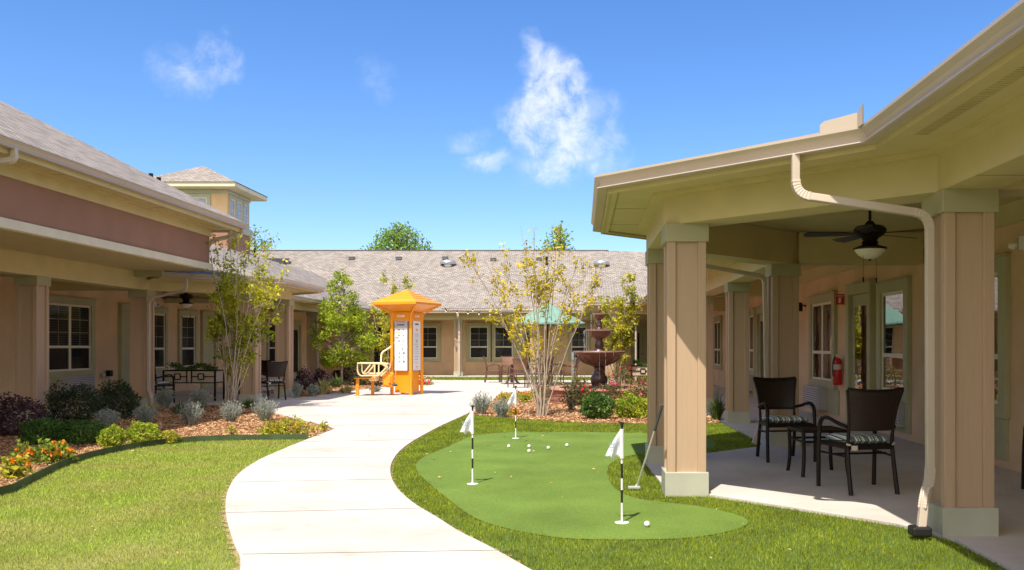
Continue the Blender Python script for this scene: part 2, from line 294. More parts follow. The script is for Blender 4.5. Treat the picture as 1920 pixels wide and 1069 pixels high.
# ------------------------------------------------------------------ mesh helpers
class MB:
    def __init__(s, T=None): s.v = []; s.f = []; s.uv = {}; s.T = T or (lambda a, b, c: (a, b, c))
    def add(s, vs, fs, uvs=None):
        o = len(s.v); s.v += [s.T(*p) for p in vs]
        for i, f in enumerate(fs):
            if uvs: s.uv[len(s.f)] = uvs[i]
            s.f.append(tuple(o+k for k in f))
    def box(s, x0, x1, y0, y1, z0, z1):
        s.add([(x0, y0, z0), (x1, y0, z0), (x1, y1, z0), (x0, y1, z0), (x0, y0, z1), (x1, y0, z1), (x1, y1, z1), (x0, y1, z1)],
              [(0, 3, 2, 1), (4, 5, 6, 7), (0, 1, 5, 4), (1, 2, 6, 5), (2, 3, 7, 6), (3, 0, 4, 7)])
    def prism(s, poly, z0, z1):
        n = len(poly)
        s.add([(x, y, z0) for x, y in poly]+[(x, y, z1) for x, y in poly], [tuple(range(n))[::-1], tuple(range(n, 2*n))]+[(i, (i+1) % n, n+(i+1) % n, n+i) for i in range(n)])
    def quad(s, a, b, c, d, uv=None): s.add([a, b, c, d], [(0, 1, 2, 3)], [uv] if uv else None)
    def poly(s, pts, uv=None): s.add(list(pts), [tuple(range(len(pts)))], [uv] if uv else None)
    def tube(s, pts, r, n=8, caps=True, flat=None):
        pts = [Vector(p) for p in pts]; rs = r if isinstance(r, (list, tuple)) else [r]*len(pts)
        vs, fs = [], []; up = None
        for i, p in enumerate(pts):
            t = ((pts[min(i+1, len(pts)-1)]-pts[max(i-1, 0)])).normalized()
            if up is None: up = Vector((0, 0, 1)) if abs(t.z) < .9 else Vector((0, 1, 0))
            a = t.cross(up)
            if a.length < 1e-4: a = t.cross(Vector((1, .3, 0)))
            a.normalize(); b = a.cross(t).normalized(); up = b
            for k in range(n):
                th = 2*math.pi*(k+.5)/n; ca, sa = math.cos(th), math.sin(th)
                fx, fy = flat or (1, 1)
                vs.append(tuple(p+a*ca*rs[i]*fx+b*sa*rs[i]*fy))
        for i in range(len(pts)-1):
            for k in range(n): fs.append((i*n+k, i*n+(k+1) % n, (i+1)*n+(k+1) % n, (i+1)*n+k))
        if caps: fs += [tuple(range(n))[::-1], tuple(range((len(pts)-1)*n, len(pts)*n))]
        s.add(vs, fs)
    def lathe(s, prof, cx=0, cy=0, n=28, wob=0, lobes=0):
        vs, fs = [], []
        for r, z in prof:
            for k in range(n):
                th = 2*math.pi*k/n; rr = r*(1+(wob*abs(math.sin(th*lobes/2)) if lobes else 0))
                vs.append((cx+rr*math.cos(th), cy+rr*math.sin(th), z))
        for i in range(len(prof)-1):
            for k in range(n): fs.append((i*n+k, i*n+(k+1) % n, (i+1)*n+(k+1) % n, (i+1)*n+k))
        fs += [tuple(range(n))[::-1], tuple(range((len(prof)-1)*n, len(prof)*n))]
        s.add(vs, fs)
    def sphere(s, c, r, n=12, sq=1):
        s.lathe([(max(r*math.sin(math.pi*i/n), 1e-4), c[2]-r*sq*math.cos(math.pi*i/n)) for i in range(n+1)], c[0], c[1], n*2)
    def mesh(s, name):
        me = bpy.data.meshes.new(name); me.from_pydata(s.v, [], s.f)
        if s.uv:
            ul = me.uv_layers.new(name='UVMap')
            for pi, uvs in s.uv.items():
                for k, li in enumerate(me.polygons[pi].loop_indices): ul.data[li].uv = uvs[k]
        return me
def np_mesh(name, V, F):
    me = bpy.data.meshes.new(name); V = np.asarray(V, np.float32).reshape(-1, 3); F = np.asarray(F, np.int32); k = F.shape[1]
    me.vertices.add(len(V)); me.vertices.foreach_set('co', V.ravel()); me.loops.add(F.size); me.loops.foreach_set('vertex_index', F.ravel())
    me.polygons.add(len(F)); me.polygons.foreach_set('loop_start', np.arange(0, F.size, k, dtype=np.int32)); me.polygons.foreach_set('loop_total', np.full(len(F), k, np.int32))
    me.update(); me.validate(); return me
def wloc(o):
    p = Vector(o.location)
    while o.parent: o = o.parent; p += Vector(o.location)
    return p
def link(name, me, m, parent=None, smooth=False, bevel=0, recalc=True, shift=True):
    if parent is not None and shift:
        me.transform(Matrix.Translation(-wloc(parent)))
    if recalc and len(me.polygons) < 20000:
        b = bmesh.new(); b.from_mesh(me); bmesh.ops.recalc_face_normals(b, faces=b.faces); b.to_mesh(me); b.free()
    o = bpy.data.objects.new(name, me); COL.objects.link(o); o.parent = parent
    for x in (m if isinstance(m, (list, tuple)) else [m]): me.materials.append(x)
    if smooth:
        me.polygons.foreach_set('use_smooth', [True]*len(me.polygons))
        try: me.set_sharp_from_angle(angle=math.radians(40))
        except Exception: pass
    if bevel:
        bv = o.modifiers.new('bevel', 'BEVEL'); bv.width = bevel; bv.segments = 2; bv.limit_method = 'ANGLE'
    return o
def tag(o, label, cat, group=None):
    o['label'] = label; o['category'] = cat
    if group: o['group'] = group
    return o
def thing(name, label, cat, loc=(0, 0, 0), rz=0, group=None):
    o = bpy.data.objects.new(name, None); COL.objects.link(o); o.empty_display_size = .2
    o.location = loc; o.rotation_euler = (0, 0, rz); return tag(o, label, cat, group)
def struct(name, me, m, **k):
    o = link(name, me, m, **k); o['kind'] = 'structure'; return o
def stuff(o): o['kind'] = 'stuff'; return o
def copy_tree(o, parent=None):
    c = o.copy(); COL.objects.link(c); c.parent = parent
    for ch in list(o.children): copy_tree(ch, c)
    return c
def dup(o, loc, rz, label, group=None):
    c = copy_tree(o); c.location = loc; c.rotation_euler = (0, 0, rz); c['label'] = label
    if group: c['group'] = group
    return c

# ------------------------------------------------------------------ polygon helpers
def inpoly(P, poly):
    x, y = P[:, 0], P[:, 1]; r = np.zeros(len(P), bool); n = len(poly)
    for i in range(n):
        x0, y0 = poly[i]; x1, y1 = poly[(i+1) % n]
        c = ((y0 > y) != (y1 > y)) & (x < (x1-x0)*(y-y0)/((y1-y0) or 1e-9)+x0); r ^= c
    return r
def smoothpts(pts, it=2):
    for _ in range(it):
        q = [pts[0]]
        for a, b in zip(pts, pts[1:]):
            q += [(a[0]*.75+b[0]*.25, a[1]*.75+b[1]*.25), (a[0]*.25+b[0]*.75, a[1]*.25+b[1]*.75)]
        q.append(pts[-1]); pts = q
    return pts
def flat(name, poly, z, m, thick=0, **k):
    b = MB()
    if thick: b.prism(poly, z-thick, z)
    else: b.poly([(x, y, z) for x, y in poly])
    me = b.mesh(name); bm = bmesh.new(); bm.from_mesh(me); bmesh.ops.triangulate(bm, faces=[f for f in bm.faces if len(f.verts) > 4], ngon_method='EAR_CLIP'); bm.to_mesh(me); bm.free()
    return struct(name, me, m, recalc=thick > 0, **k)
def scatter(poly, n, excl=()):
    P = np.array(poly); lo, hi = P.min(0), P.max(0); q = rng.uniform(lo, hi, (n, 2)); q = q[inpoly(q, poly)]
    for e in excl: q = q[~inpoly(q, e)]
    return q
def area(poly):
    P = np.array(poly); x, y = P[:, 0], P[:, 1]; return abs(np.sum(x*np.roll(y, -1)-y*np.roll(x, -1)))/2
def blades(name, poly, dens, h, w, m, excl=(), z0=0, lean=.35, fall=None):
    P = np.array(poly); lo, hi = P.min(0), P.max(0); n = int(dens*np.prod(hi-lo)); q = rng.uniform(lo, hi, (n, 2)); q = q[inpoly(q, poly)]
    for e in excl: q = q[~inpoly(q, e)]
    # thin out and widen the blades with distance
    d = q[:, 1]; keep = rng.random(len(q)) < np.clip((8.0/np.maximum(d, 4))**1.6, .05, 1); q = q[keep]; d = d[keep]
    s = np.clip(d/8.0, .8, 3.0); n = len(q)
    th = rng.uniform(0, 2*np.pi, n); hh = h*rng.uniform(.6, 1.25, n); ww = w*s
    a = np.stack([np.cos(th), np.sin(th), np.zeros(n)], 1)*ww[:, None]/2
    base = np.stack([q[:, 0], q[:, 1], np.full(n, z0)], 1)
    tip = base+np.stack([rng.normal(0, lean, n)*hh, rng.normal(0, lean, n)*hh, hh], 1)
    V = np.stack([base-a, base+a, tip], 1).reshape(-1, 3); F = np.arange(3*n).reshape(n, 3)
    return np_mesh(name, V, F)

# ------------------------------------------------------------------ ground, paths, beds
edge_px = [(0, 938), (60, 905), (133, 869), (225, 846), (327, 831), (436, 826), (578, 825)]
edge_w = [(-7.5, 7.0), (-6.4, 7.3)]+[G(*p) for p in edge_px]
edge_w = smoothpts(edge_w)
pl = [G(*p) for p in [(460, 1069), (437, 1022), (424, 975), (422, 945), (429, 916), (447, 890), (484, 865), (527, 846), (578, 825), (627.6, 806)]]
pr = [G(*p) for p in [(988, 1069), (912, 1026), (860, 1001), (818, 973), (775, 948), (744, 920), (731, 893), (733, 870), (748, 848), (775, 828), (820, 803), (877, 777)]]
tail_l = [(.9, 1.0), (-.7, 2.2), (-1.6, 3.7)]; tail_r = [(3.0, 2.2), (1.2, 3.0), (.2, 4.4)]
PL = smoothpts(tail_l+pl); PR = smoothpts(tail_r+pr)
bed_edge = [G(*p) for p in [(877, 777), (922, 755), (938, 740), (993, 735), (1010, 725)]]
plaza_back = [G(*p) for p in [(1120, 722), (1120, 714), (985, 714), (820, 713.5), (787, 712)]]
plaza_left = [G(*p) for p in [(776, 722), (729, 725), (675, 732), (590, 743.5), (548, 747.5)]]
plaza = PL+[G(*p) for p in [(613, 802), (560, 789), (511, 776), (492, 766)]]+[(-7.8, 21.2), (-7.8, 24.3)]+plaza_left[::-1]+plaza_back[::-1]+bed_edge[::-1]+PR[::-1]
flat('ground', [(-400, -300), (400, -300), (400, 500), (-400, 500)], -.06, lawn_m)
flat('courtyard_path', plaza, .020, concrete, thick=.07)
flat('porch_slab', [(-9.55, -3), (-9.55, 19.5), (-7.7, 21.2), (-7.7, 24.4), (-9.55, 26.2), (-9.55, 42.3), (-12.1, 42.3), (-12.1, -3)], .026, concrete, thick=.08)
slabR = [(2.62, -3), (2.62, 6.3), (2.40, 6.85), (1.19, 8.16), (.80, 8.6), (.74, 10.6), (1.55, 11.3), (2.4, 12.1), (2.55, 12.6), (2.55, 42.3), (4.8, 42.3), (4.8, -3)]
flat('patio_slab', slabR, .026, concrete, thick=.08)
flat('porch_floor', [(-9.5, 40.05), (2.5, 40.05), (2.5, 42.4), (-9.5, 42.4)], .030, concrete, thick=.08)
lawn = edge_w+PL[::-1][:-1]+[(-1, .8), (-7.5, .8)]
k = max(i for i, p in enumerate(PL) if p[1] < edge_w[-1][1])
lawn = edge_w+PL[:k+1][::-1]+[(-7.5, 1.0)]
flat('lawn', lawn, 0.0, lawn_m)
bedL = edge_w+[G(*p) for p in [(627.6, 806), (613, 802), (560, 789), (511, 776), (492, 766)]]+[(-7.8, 21.2), (-9.6, 19.5), (-9.6, 5), (-7.5, 5)]
flat('mulch_bed', bedL, -.004, soil)
bedB = [(-7.75, 24.4)]+plaza_left[::-1]+[G(787, 712), (-6.6, 40.1), (-9.55, 40.1), (-9.55, 26.2)]
flat('mulch_bed', bedB, -.006, soil)
isl_bed = smoothpts([G(*p) for p in [(772, 721), (800, 724.5), (818, 720.5), (800, 717), (774, 717), (772, 721)]], 1)[:-1]
flat('mulch_bed', isl_bed, .028, soil)
turf_far = [(-6.6, 40.05), (2.5, 40.05), (2.5, 36.6)]+plaza_back[1:]+[(-6.6, 37)]
flat('artificial_turf', turf_far, -.008, turf_m)
bed_front = [G(*p) for p in [(877, 777), (896, 780), (998, 788), (1097, 794), (1215, 795.5)]]
bedR = bed_front+[(2.5, 16), (2.5, 36.6)]+[G(1120, 714), G(1120, 722)]+bed_edge[::-1][:-1]
flat('mulch_bed', bedR, -.002, soil)
turf = [p for p in PR if p[0] < 2.5]+bed_front[1:]+[(2.5, 16), (2.55, 12.6), (2.4, 12.1), (1.55, 11.3), (.74, 10.6), (.80, 8.6), (1.19, 8.16), (2.40, 6.85), (2.62, 6.3), (2.62, 2.7)]
flat('artificial_turf', turf, .002, turf_m)
gp = [(861, 829), (881, 818), (937, 811.7), (1010, 811), (1097, 811), (1215, 813), (1300, 816), (1343, 826), (1343, 840), (1290, 850), (1214, 852), (1189, 854), (1166, 859), (1146, 868), (1137, 883), (1143, 906), (1161, 925),
      (1195, 937), (1240, 943), (1310, 950), (1385, 966), (1409, 981), (1385, 995), (1310, 1010), (1225, 1014), (1112, 1014), (1035, 1010), (943, 992), (888, 974), (851, 946), (815, 917), (786, 892), (777, 873), (790, 859), (825, 845)]
green = smoothpts([G(*p) for p in gp]+[G(*gp[0])], 2)[:-1]
flat('putting_green', green, .008, green_m)
jb = MB()
for (a, b) in [((454, 1045), (957, 1037)), ((423.5, 966), (802, 957)), ((431, 908), (739, 902)), ((491, 862), (732, 860)), ((566, 831), (778, 827)), ((600, 800), (838, 797)), ((560, 780), (872, 779)), ((553, 765), (905, 764)), ((553, 750), (925, 751))]:
    p, q = Vector((*G(*a), .0215)), Vector((*G(*b), .0215)); w = Vector((0, .0055, 0)) if a[1] > 860 else Vector((0, .008, 0))
    jb.quad(p-w, q-w, q+w, p+w)
struct('path_joint', jb.mesh('path_joint'), jointm, recalc=False)
# edging strip between the lawn and the bed
def offset_pts(pts, o):
    out = []
    for i, p in enumerate(pts):
        d0 = Vector(p)-Vector(pts[i-1]) if i else None; d1 = Vector(pts[i+1])-Vector(p) if i < len(pts)-1 else None
        d0 = (d0 or d1).normalized(); d1 = (d1 or d0).normalized()
        n0, n1 = Vector((-d0.y, d0.x)), Vector((-d1.y, d1.x)); m = (n0+n1)
        if m.length < 1e-6: m = n0
        m.normalize(); out.append(tuple(Vector(p)+m*(o/max(m.dot(n0), .3))))
    return out
def sweep(mb, pts, prof, side=1, caps=True):            # prof: (inward offset, z) loop
    rings = [offset_pts(pts, side*o) for o, z in prof]; n = len(prof); vs = []
    for i in range(len(pts)):
        for k2, (o, z) in enumerate(prof): vs.append((*rings[k2][i], z))
    fs = [(i*n+k2, i*n+(k2+1) % n, (i+1)*n+(k2+1) % n, (i+1)*n+k2) for i in range(len(pts)-1) for k2 in range(n)]
    if caps: fs += [tuple(range(n)), tuple(range((len(pts)-1)*n, len(pts)*n))]
    mb.add(vs, fs)
eb = MB(); sweep(eb, [(x, y) for x, y in edge_w], [(0, -.02), (.012, -.02), (.012, .085), (0, .085)])
tag(link('lawn_edging', eb.mesh('lawn_edging'), edgem), 'thin green metal edging strip curving between the lawn and the mulch bed', 'lawn edging')

# bare soil along the rim of the path
def rim(pts, side):
    r0, r1 = [], []
    for i, p in enumerate(pts):
        w = .025+.022*math.sin(i*1.7)+.018*math.sin(i*4.1+1); r0.append(offset_pts(pts, -side*.004)[i]); r1.append(offset_pts(pts, side*w)[i])
    b = MB()
    for i in range(len(pts)-1): b.quad((*r0[i], .0065), (*r0[i+1], .0065), (*r1[i+1], .0065), (*r1[i], .0065))
    struct('path_rim', b.mesh('path_rim'), mat('rim_soil', (.34, .24, .13), .95, var=.3, vscale=30), recalc=False)
def dense(pts, d=.05):
    out = []
    for a, c in zip(pts, pts[1:]):
        n = max(1, int((Vector(c)-Vector(a)).length/d)); out += [tuple(Vector(a).lerp(Vector(c), i/n)) for i in range(n)]
    return out+[pts[-1]]
rim(dense([p for p in PL if 4 < p[1] < 13.1]), 1); rim(dense([p for p in PR if 4 < p[1] < 18]), -1)
# grass and mulch (uncountable)
stuff(link('grass', blades('grass', lawn, 6500, .022, .005, None, z0=0), blade_lawn, recalc=False))
stuff(link('turf_pile', blades('turf_pile', turf, 7500, .023, .0055, None, excl=(green,), z0=.002, lean=.3), blade_turf, recalc=False))
stuff(link('turf_pile', blades('turf_pile', turf_far, 1500, .035, .012, None, z0=-.008), blade_turf, recalc=False))
def litter():
    q = np.concatenate([scatter(lawn, 260), scatter(turf, 200), scatter(plaza, 150)]); q = q[q[:, 1] < 17]; n = len(q)
    C = np.stack([q[:, 0], q[:, 1], rng.uniform(.022, .034, n)], 1); th = rng.uniform(0, 6.28, n); s = rng.uniform(.006, .02, n)*np.clip(q[:, 1]/9, .8, 1.6)
    a = np.stack([np.cos(th), np.sin(th), rng.normal(0, .2, n)], 1)*s[:, None]; b = np.stack([-np.sin(th), np.cos(th), rng.normal(0, .4, n)], 1)*s[:, None]*.5
    return np_mesh('leaf_litter', np.stack([C-a, C+b, C+a, C-b], 1).reshape(-1, 3), np.arange(4*n).reshape(n, 4))
stuff(link('leaf_litter', litter(), mat('dry_leaf', (.50, .30, .12), .8, var=.3, isl=.4), recalc=False))
def chips(polys, dens, excl=()):
    q = np.concatenate([scatter(p, int(dens*np.prod(np.ptp(np.array(p), axis=0)))) for p in polys]); 
    d = q[:, 1]; q = q[rng.random(len(q)) < np.clip((10/np.maximum(d, 5))**1.2, .12, 1)]; n = len(q)
    s = np.clip(q[:, 1]/11, .8, 2.6); L = rng.uniform(.015, .055, n)*s; W = rng.uniform(.003, .009, n)*s; th = rng.uniform(0, np.pi, n)
    a = np.stack([np.cos(th), np.sin(th), rng.normal(0, .28, n)], 1)*L[:, None]/2; b = np.stack([-np.sin(th), np.cos(th), rng.normal(0, .5, n)], 1)*W[:, None]/2
    c = np.stack([q[:, 0], q[:, 1], rng.uniform(.002, .035, n)], 1)
    return np_mesh('mulch', np.stack([c-a-b, c+a-b, c+a+b, c-a+b], 1).reshape(-1, 3), np.arange(4*n).reshape(n, 4))
stuff(link('mulch', chips([bedL], 2600), chip, recalc=False))
stuff(link('mulch', chips([bedR], 2200), chip, recalc=False))
stuff(link('mulch', chips([bedB, isl_bed], 1500), chip, recalc=False))

# ------------------------------------------------------------------ building parts
def rface(mb, pts):
    P = [Vector(p) for p in pts]; n = (P[1]-P[0]).cross(P[2]-P[0]).normalized()
    if n.z < 0: n = -n
    h = Vector((0, 0, 1)).cross(n).normalized(); w = n.cross(h)
    mb.poly(pts, [(p.dot(h), p.dot(w)) for p in P])
COLM = {}
def column(parent, cx, cy, ztop, w=.357, label=None):
    key = (ztop, w)
    if key not in COLM:
        h = w/2; s = MB(); s.box(-h+.030, h-.030, -h+.030, h-.030, .02, ztop-.05)
        t = .078
        for sx in (-1, 1):
            for sy in (-1, 1):
                x0, x1 = sorted((sx*h, sx*(h-t))); y0, y1 = sorted((sy*h, sy*(h-t))); s.box(x0, x1, y0, y1, .02, ztop-.05)
        b = MB(); b.box(-h-.021, h+.021, -h-.021, h+.021, .0, .225)
        c = MB(); c.box(-h-.022, h+.022, -h-.022, h+.022, ztop-.165, ztop+.004)
        COLM[key] = (s.mesh('column'), b.mesh('base'), c.mesh('cap'))
        for me, m in zip(COLM[key], (tan, blocksage, capm)):
            bb = bmesh.new(); bb.from_mesh(me); bmesh.ops.recalc_face_normals(bb, faces=bb.faces); bmesh.ops.bevel(bb, geom=bb.edges[:], offset=.004, segments=1, affect='EDGES'); bb.to_mesh(me); bb.free(); me.materials.append(m)
    ms = COLM[key]; L = wloc(parent)
    o = bpy.data.objects.new('column', ms[0]); COL.objects.link(o); o.parent = parent; o.location = Vector((cx, cy, 0))-L
    for nm, me in (('base', ms[1]), ('cap', ms[2])):
        c = bpy.data.objects.new(nm, me); COL.objects.link(c); c.parent = o
    if label: o['label'] = label
    return o
# wall frames: u along the wall, v out of the wall, z up
def TR(u, v, z): return (4.70-v, u, z)
def TL(u, v, z): return (-12.0+v, u, z)
def TF(u, v, z): return (u, 42.2-v, z)
def window(parent, T, u0, u1, z0=.72, z1=2.22, n=2, trim=.17, apron=None, screen=True, label=None):
    t = MB(T); d = .065
    t.box(u0-trim, u0, 0, d, z0-.14, z1+.15); t.box(u1, u1+trim, 0, d, z0-.14, z1+.15)
    t.box(u0, u1, 0, d, z1, z1+.15); t.box(u0, u1, 0, d, z0-.14, z0)
    t.box(u0-trim-.012, u1+trim+.012, 0, d+.02, z1+.151, z1+.175)
    if apron: t.box(apron[0], apron[1], 0, .03, .12, z0-.141)
    w = link('window', t.mesh('window'), sage, parent, bevel=.003)
    if label: w['label'] = label
    s = MB(T); p = MB(T); b = MB(T); sc = MB(T); zm = z0+(z1-z0)*.36; wd = (u1-u0)/n; g = MB(T)
    for i in range(n):
        a, c = u0+i*wd, u0+(i+1)*wd
        s.box(a+.001, a+.045, .001, .034, z0+.001, z1-.001); s.box(c-.045, c-.001, .001, .034, z0+.001, z1-.001)
        s.box(a+.045, c-.045, .001, .034, z1-.05, z1-.001); s.box(a+.045, c-.045, .001, .034, z0+.001, z0+.045); s.box(a+.045, c-.045, .001, .038, zm-.03, zm+.03)
        p.quad((a+.045, .018, zm+.03), (c-.045, .018, zm+.03), (c-.045, .018, z1-.05), (a+.045, .018, z1-.05))
        p.quad((a+.045, .019, z0+.045), (c-.045, .019, z0+.045), (c-.045, .019, zm-.03), (a+.045, .019, zm-.03))
        b.quad((a+.045, .004, zm+.03), (c-.045, .004, zm+.03), (c-.045, .004, z1-.05), (a+.045, .004, z1-.05))
        sc.quad((a+.045, .006, z0+.045), (c-.045, .006, z0+.045), (c-.045, .006, zm-.03), (a+.045, .006, zm-.03))
        um = (a+c)/2; g.box(um-.008, um+.008, .010, .016, zm+.03, z1-.05)
        for q in (1, 2): zz = zm+.03+(z1-.05-zm-.03)*q/3; g.box(a+.045, c-.045, .0095, .0155, zz-.008, zz+.008)
    link('sash', s.mesh('sash'), framem, w, bevel=.003); link('pane', p.mesh('pane'), glass, w, recalc=False)
    link('blind', b.mesh('blind'), blinds, w, recalc=False); link('screen', sc.mesh('screen'), screenm, w, recalc=False); link('muntin', g.mesh('muntin'), framem, w)
    return w
def door(parent, T, u0, u1, z1=2.22, open_=False, glassy=True, hside=1, label=None):
    t = MB(T); trim = .15; d = .10
    t.box(u0-trim, u0, 0, d, 0, z1+.17); t.box(u1, u1+trim, 0, d, 0, z1+.17); t.box(u0, u1, 0, d, z1, z1+.17); t.box(u0-trim-.012, u1+trim+.012, 0, d+.02, z1+.171, z1+.195)
    w = link('door', t.mesh('door'), sage, parent, bevel=.003)
    if label: w['label'] = label
    if open_:
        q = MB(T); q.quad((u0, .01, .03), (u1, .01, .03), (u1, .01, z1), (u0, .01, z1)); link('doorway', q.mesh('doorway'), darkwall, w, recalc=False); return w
    l = MB(T); l.box(u0+.005, u1-.005, .005, .03, .03, z1-.005)
    if glassy:
        l.box(u0+.14, u0+.18, .031, .042, .25, z1-.16); l.box(u1-.18, u1-.14, .031, .042, .25, z1-.16); l.box(u0+.18, u1-.18, .031, .042, z1-.2, z1-.16); l.box(u0+.18, u1-.18, .031, .042, .25, .29)
    lf = link('door_leaf', l.mesh('door_leaf'), sage, w)
    if glassy:
        q = MB(T); q.quad((u0+.18, .033, .29), (u1-.18, .033, .29), (u1-.18, .033, z1-.2), (u0+.18, .033, z1-.2)); link('door_backing', q.mesh('door_backing'), screenm, w, recalc=False)
        q = MB(T); q.quad((u0+.18, .038, .29), (u1-.18, .038, .29), (u1-.18, .038, z1-.2), (u0+.18, .038, z1-.2)); link('pane', q.mesh('pane'), glass, w, recalc=False)
    h = MB(); uh = u1-.07 if hside > 0 else u0+.07; h.sphere(T(uh, .075, 1.0), .028, 8); a, b = T(uh, .03, 1.0), T(uh, .07, 1.0); h.tube([a, b], .012)
    link('door_handle', h.mesh('door_handle'), darkmetal, w, smooth=True)
    return w
def ac_unit(parent, T, u0, u1, z0, z1, d=.22):
    b = MB(T); b.box(u0, u1, .0, d, z0, z1); o = link('air_conditioner', b.mesh('air_conditioner'), greymetal, parent, bevel=.01)
    g = MB(T); g.box(u0+.03, u1-.03, d+.001, d+.012, z0+.03, z1-.03); link('grille', g.mesh('grille'), grille, o)
    return o
GUT = [(.115, .002), (.03, .0), (.018, .006), (.020, .014), (.045, .020), (.048, .045), (.030, .072), (.008, .092), (.0, .100), (.0, .12), (.014, .12), (.014, .108), (.115, .108)]
def eaves(parent, pts, ztop, side, sof, zs=None, soff=True):
    g = MB(); sweep(g, pts, [(o, ztop-.12+z) for o, z in GUT], side); link('gutter', g.mesh('gutter'), gutterm, parent)
    zs = zs or ztop-.12
    f = MB(); sweep(f, pts, [(.118, zs-.035), (.145, zs-.035), (.145, ztop-.03), (.118, ztop-.03)], side)
    sweep(f, pts, [(.146, zs-.022), (.21, zs-.022), (.21, zs), (.146, zs)], side); link('fascia', f.mesh('fascia'), cream, parent)
    if soff:
        s = MB(); sweep(s, pts, [(.147, zs+.001), (sof, zs+.001), (sof, zs+.02), (.147, zs+.02)], side)
        sweep(s, pts, [(sof-.16, zs-.03), (sof-.03, zs-.03), (sof-.03, zs), (sof-.16, zs)], side, caps=False)
        link('soffit', s.mesh('soffit'), cream, parent)
def beam(parent, pts, z0, z1, w=.38, m=None):
    b = MB(); sweep(b, pts, [(-w/2, z0), (w/2, z0), (w/2, z1), (-w/2, z1)]); return link('beam', b.mesh('beam'), m or cream, parent)
def downspout(parent, pts, rx=.031, label=None):
    # rounded corners with short corrugated elbows
    P = [Vector(p) for p in pts]; q = [P[0]]
    for i in range(1, len(P)-1):
        a = (P[i-1]-P[i]); b = (P[i+1]-P[i]); r = min(.11, a.length*.45, b.length*.45); a.normalize(); b.normalize()
        for t in [i/8 for i in range(9)]: q.append((P[i]+a*r)*(1-t)**2+P[i]*2*t*(1-t)+(P[i]+b*r)*t*t)
    q.append(P[-1]); m = MB(); m.tube(q, rx*1.25, n=4, flat=(1.05, .95))
    o = link('downspout', m.mesh('downspout'), downm, parent, bevel=.006)
    for j in range(1, len(P)-1):
        e = q[1+(j-1)*9:1+j*9]; m2 = MB(); pp, rr = [], []
        for a, c in zip(e, e[1:]): pp += [a, (a+c)/2]; rr += [rx*1.25, rx*1.36]
        pp.append(e[-1]); rr.append(rx*1.25); m2.tube(pp, rr, n=4, flat=(1.05, .95)); link('elbow', m2.mesh('elbow'), downm, o)
    return o

# ---- the wing along the near patio
RW = thing('courtyard_building', 'tan stucco wing with covered porch and tall board-clad columns beside the putting green', 'building', (4.8, 12, 0), group='wings round the courtyard')
w = MB(); w.box(4.70, 4.9, -3, 42.2, 0, 2.95); link('wall', w.mesh('wall'), stucco, RW)
f = MB(); f.box(4.665, 4.70, -3, 42.2, 2.71, 2.94); f.box(4.64, 4.665, -3, 42.2, 2.72, 2.76); link('frieze_board', f.mesh('frieze_board'), cream, RW)
eR = [(1.94, -3), (1.94, 6.21), (.12, 8.03), (.12, 11.05), (1.94, 12.87), (1.94, 30.8), (.13, 30.8), (.13, 39.4)]
eaves(RW, eR, 2.91, -1, .70)
cR = [(2.775, -3), (2.775, 6.58), (.96, 8.39), (.96, 10.55), (2.775, 12.36), (2.775, 31.5), (1.0, 31.5), (1.0, 40.4)]
beam(RW, cR, 2.50, 2.935)
for yb in (6.58, 12.36, 20.4, 28.6): 
    b = MB(); b.box(2.966, 4.66, yb-.15, yb+.15, 2.505, 2.93); link('beam', b.mesh('beam'), cream, RW)
c = MB(); c.prism([(2.7, -3), (2.7, 6.5), (.9, 8.35), (.9, 10.6), (2.7, 12.4), (2.7, 31.4), (.95, 31.4), (.95, 40.5), (4.75, 40.5), (4.75, -3)], 2.94, 2.98); link('ceiling', c.mesh('ceiling'), cream, RW)
s = MB()
for y in (-.5, 2.6, 5.87): s.box(2.586, 2.96, y-.002, y+.002, 2.4985, 2.50)
for (p, q) in (((1.2, 7.0), (1.75, 7.5)),): pass
for y in (1.2, 4.3): s.box(2.1, 2.58, y-.002, y+.002, 2.789, 2.7905)
for y in (9.2, 10.4): s.box(.28, .76, y-.002, y+.002, 2.789, 2.7905)
link('panel_seam', s.mesh('panel_seam'), darkwall, RW)['kind'] = 'stuff'
vb = MB(); y = -1.0
while y < 6.0:
    vb.box(2.22, 2.31, y, y+.012, 2.7885, 2.7915); y += .035
link('soffit_vent', vb.mesh('soffit_vent'), mat('vent_slot', (.40, .33, .15), .8), RW)
for (x, y) in [(2.775, 6.58), (.965, 8.375), (.965, 10.53), (2.775, 12.34), (2.775, 15.95), (2.775, 20.2), (2.775, 24.4), (2.775, 28.6), (1.03, 31.55), (1.03, 36.0)]: column(RW, x, y, 2.50)
for yw, n, lab in ((16.6, 2, None), (8.0+.9, 1, None)): pass
window(RW, TR, 16.62, 18.12, apron=(16.3, 18.45)); ac_unit(RW, TR, 17.0, 18.1, .16, .60)
door(RW, TR, 14.45, 15.45, z1=2.25, hside=-1)
window(RW, TR, 12.92, 13.92, n=1, z0=.70, z1=2.20, apron=(12.75, 14.0)); ac_unit(RW, TR, 12.97, 13.85, .20, .60, d=.12)
window(RW, TR, 9.98, 11.5, apron=(9.85, 11.6)); ac_unit(RW, TR, 10.3, 11.3, .16, .58)
window(RW, TR, 24.2, 25.6, apron=(24, 25.8)); ac_unit(RW, TR, 24.4, 25.4, .16, .58); door(RW, TR, 22.6, 23.5, hside=-1)
window(RW, TR, 30, 31.5); door(RW, TR, 33.5, 34.5); window(RW, TR, 4.5, 6.0)
r = MB(); S = .45
apR = (4.43, 9.54, 2.9+.26*4.31)
E = lambda x, y, z=2.905: (x, y, z)
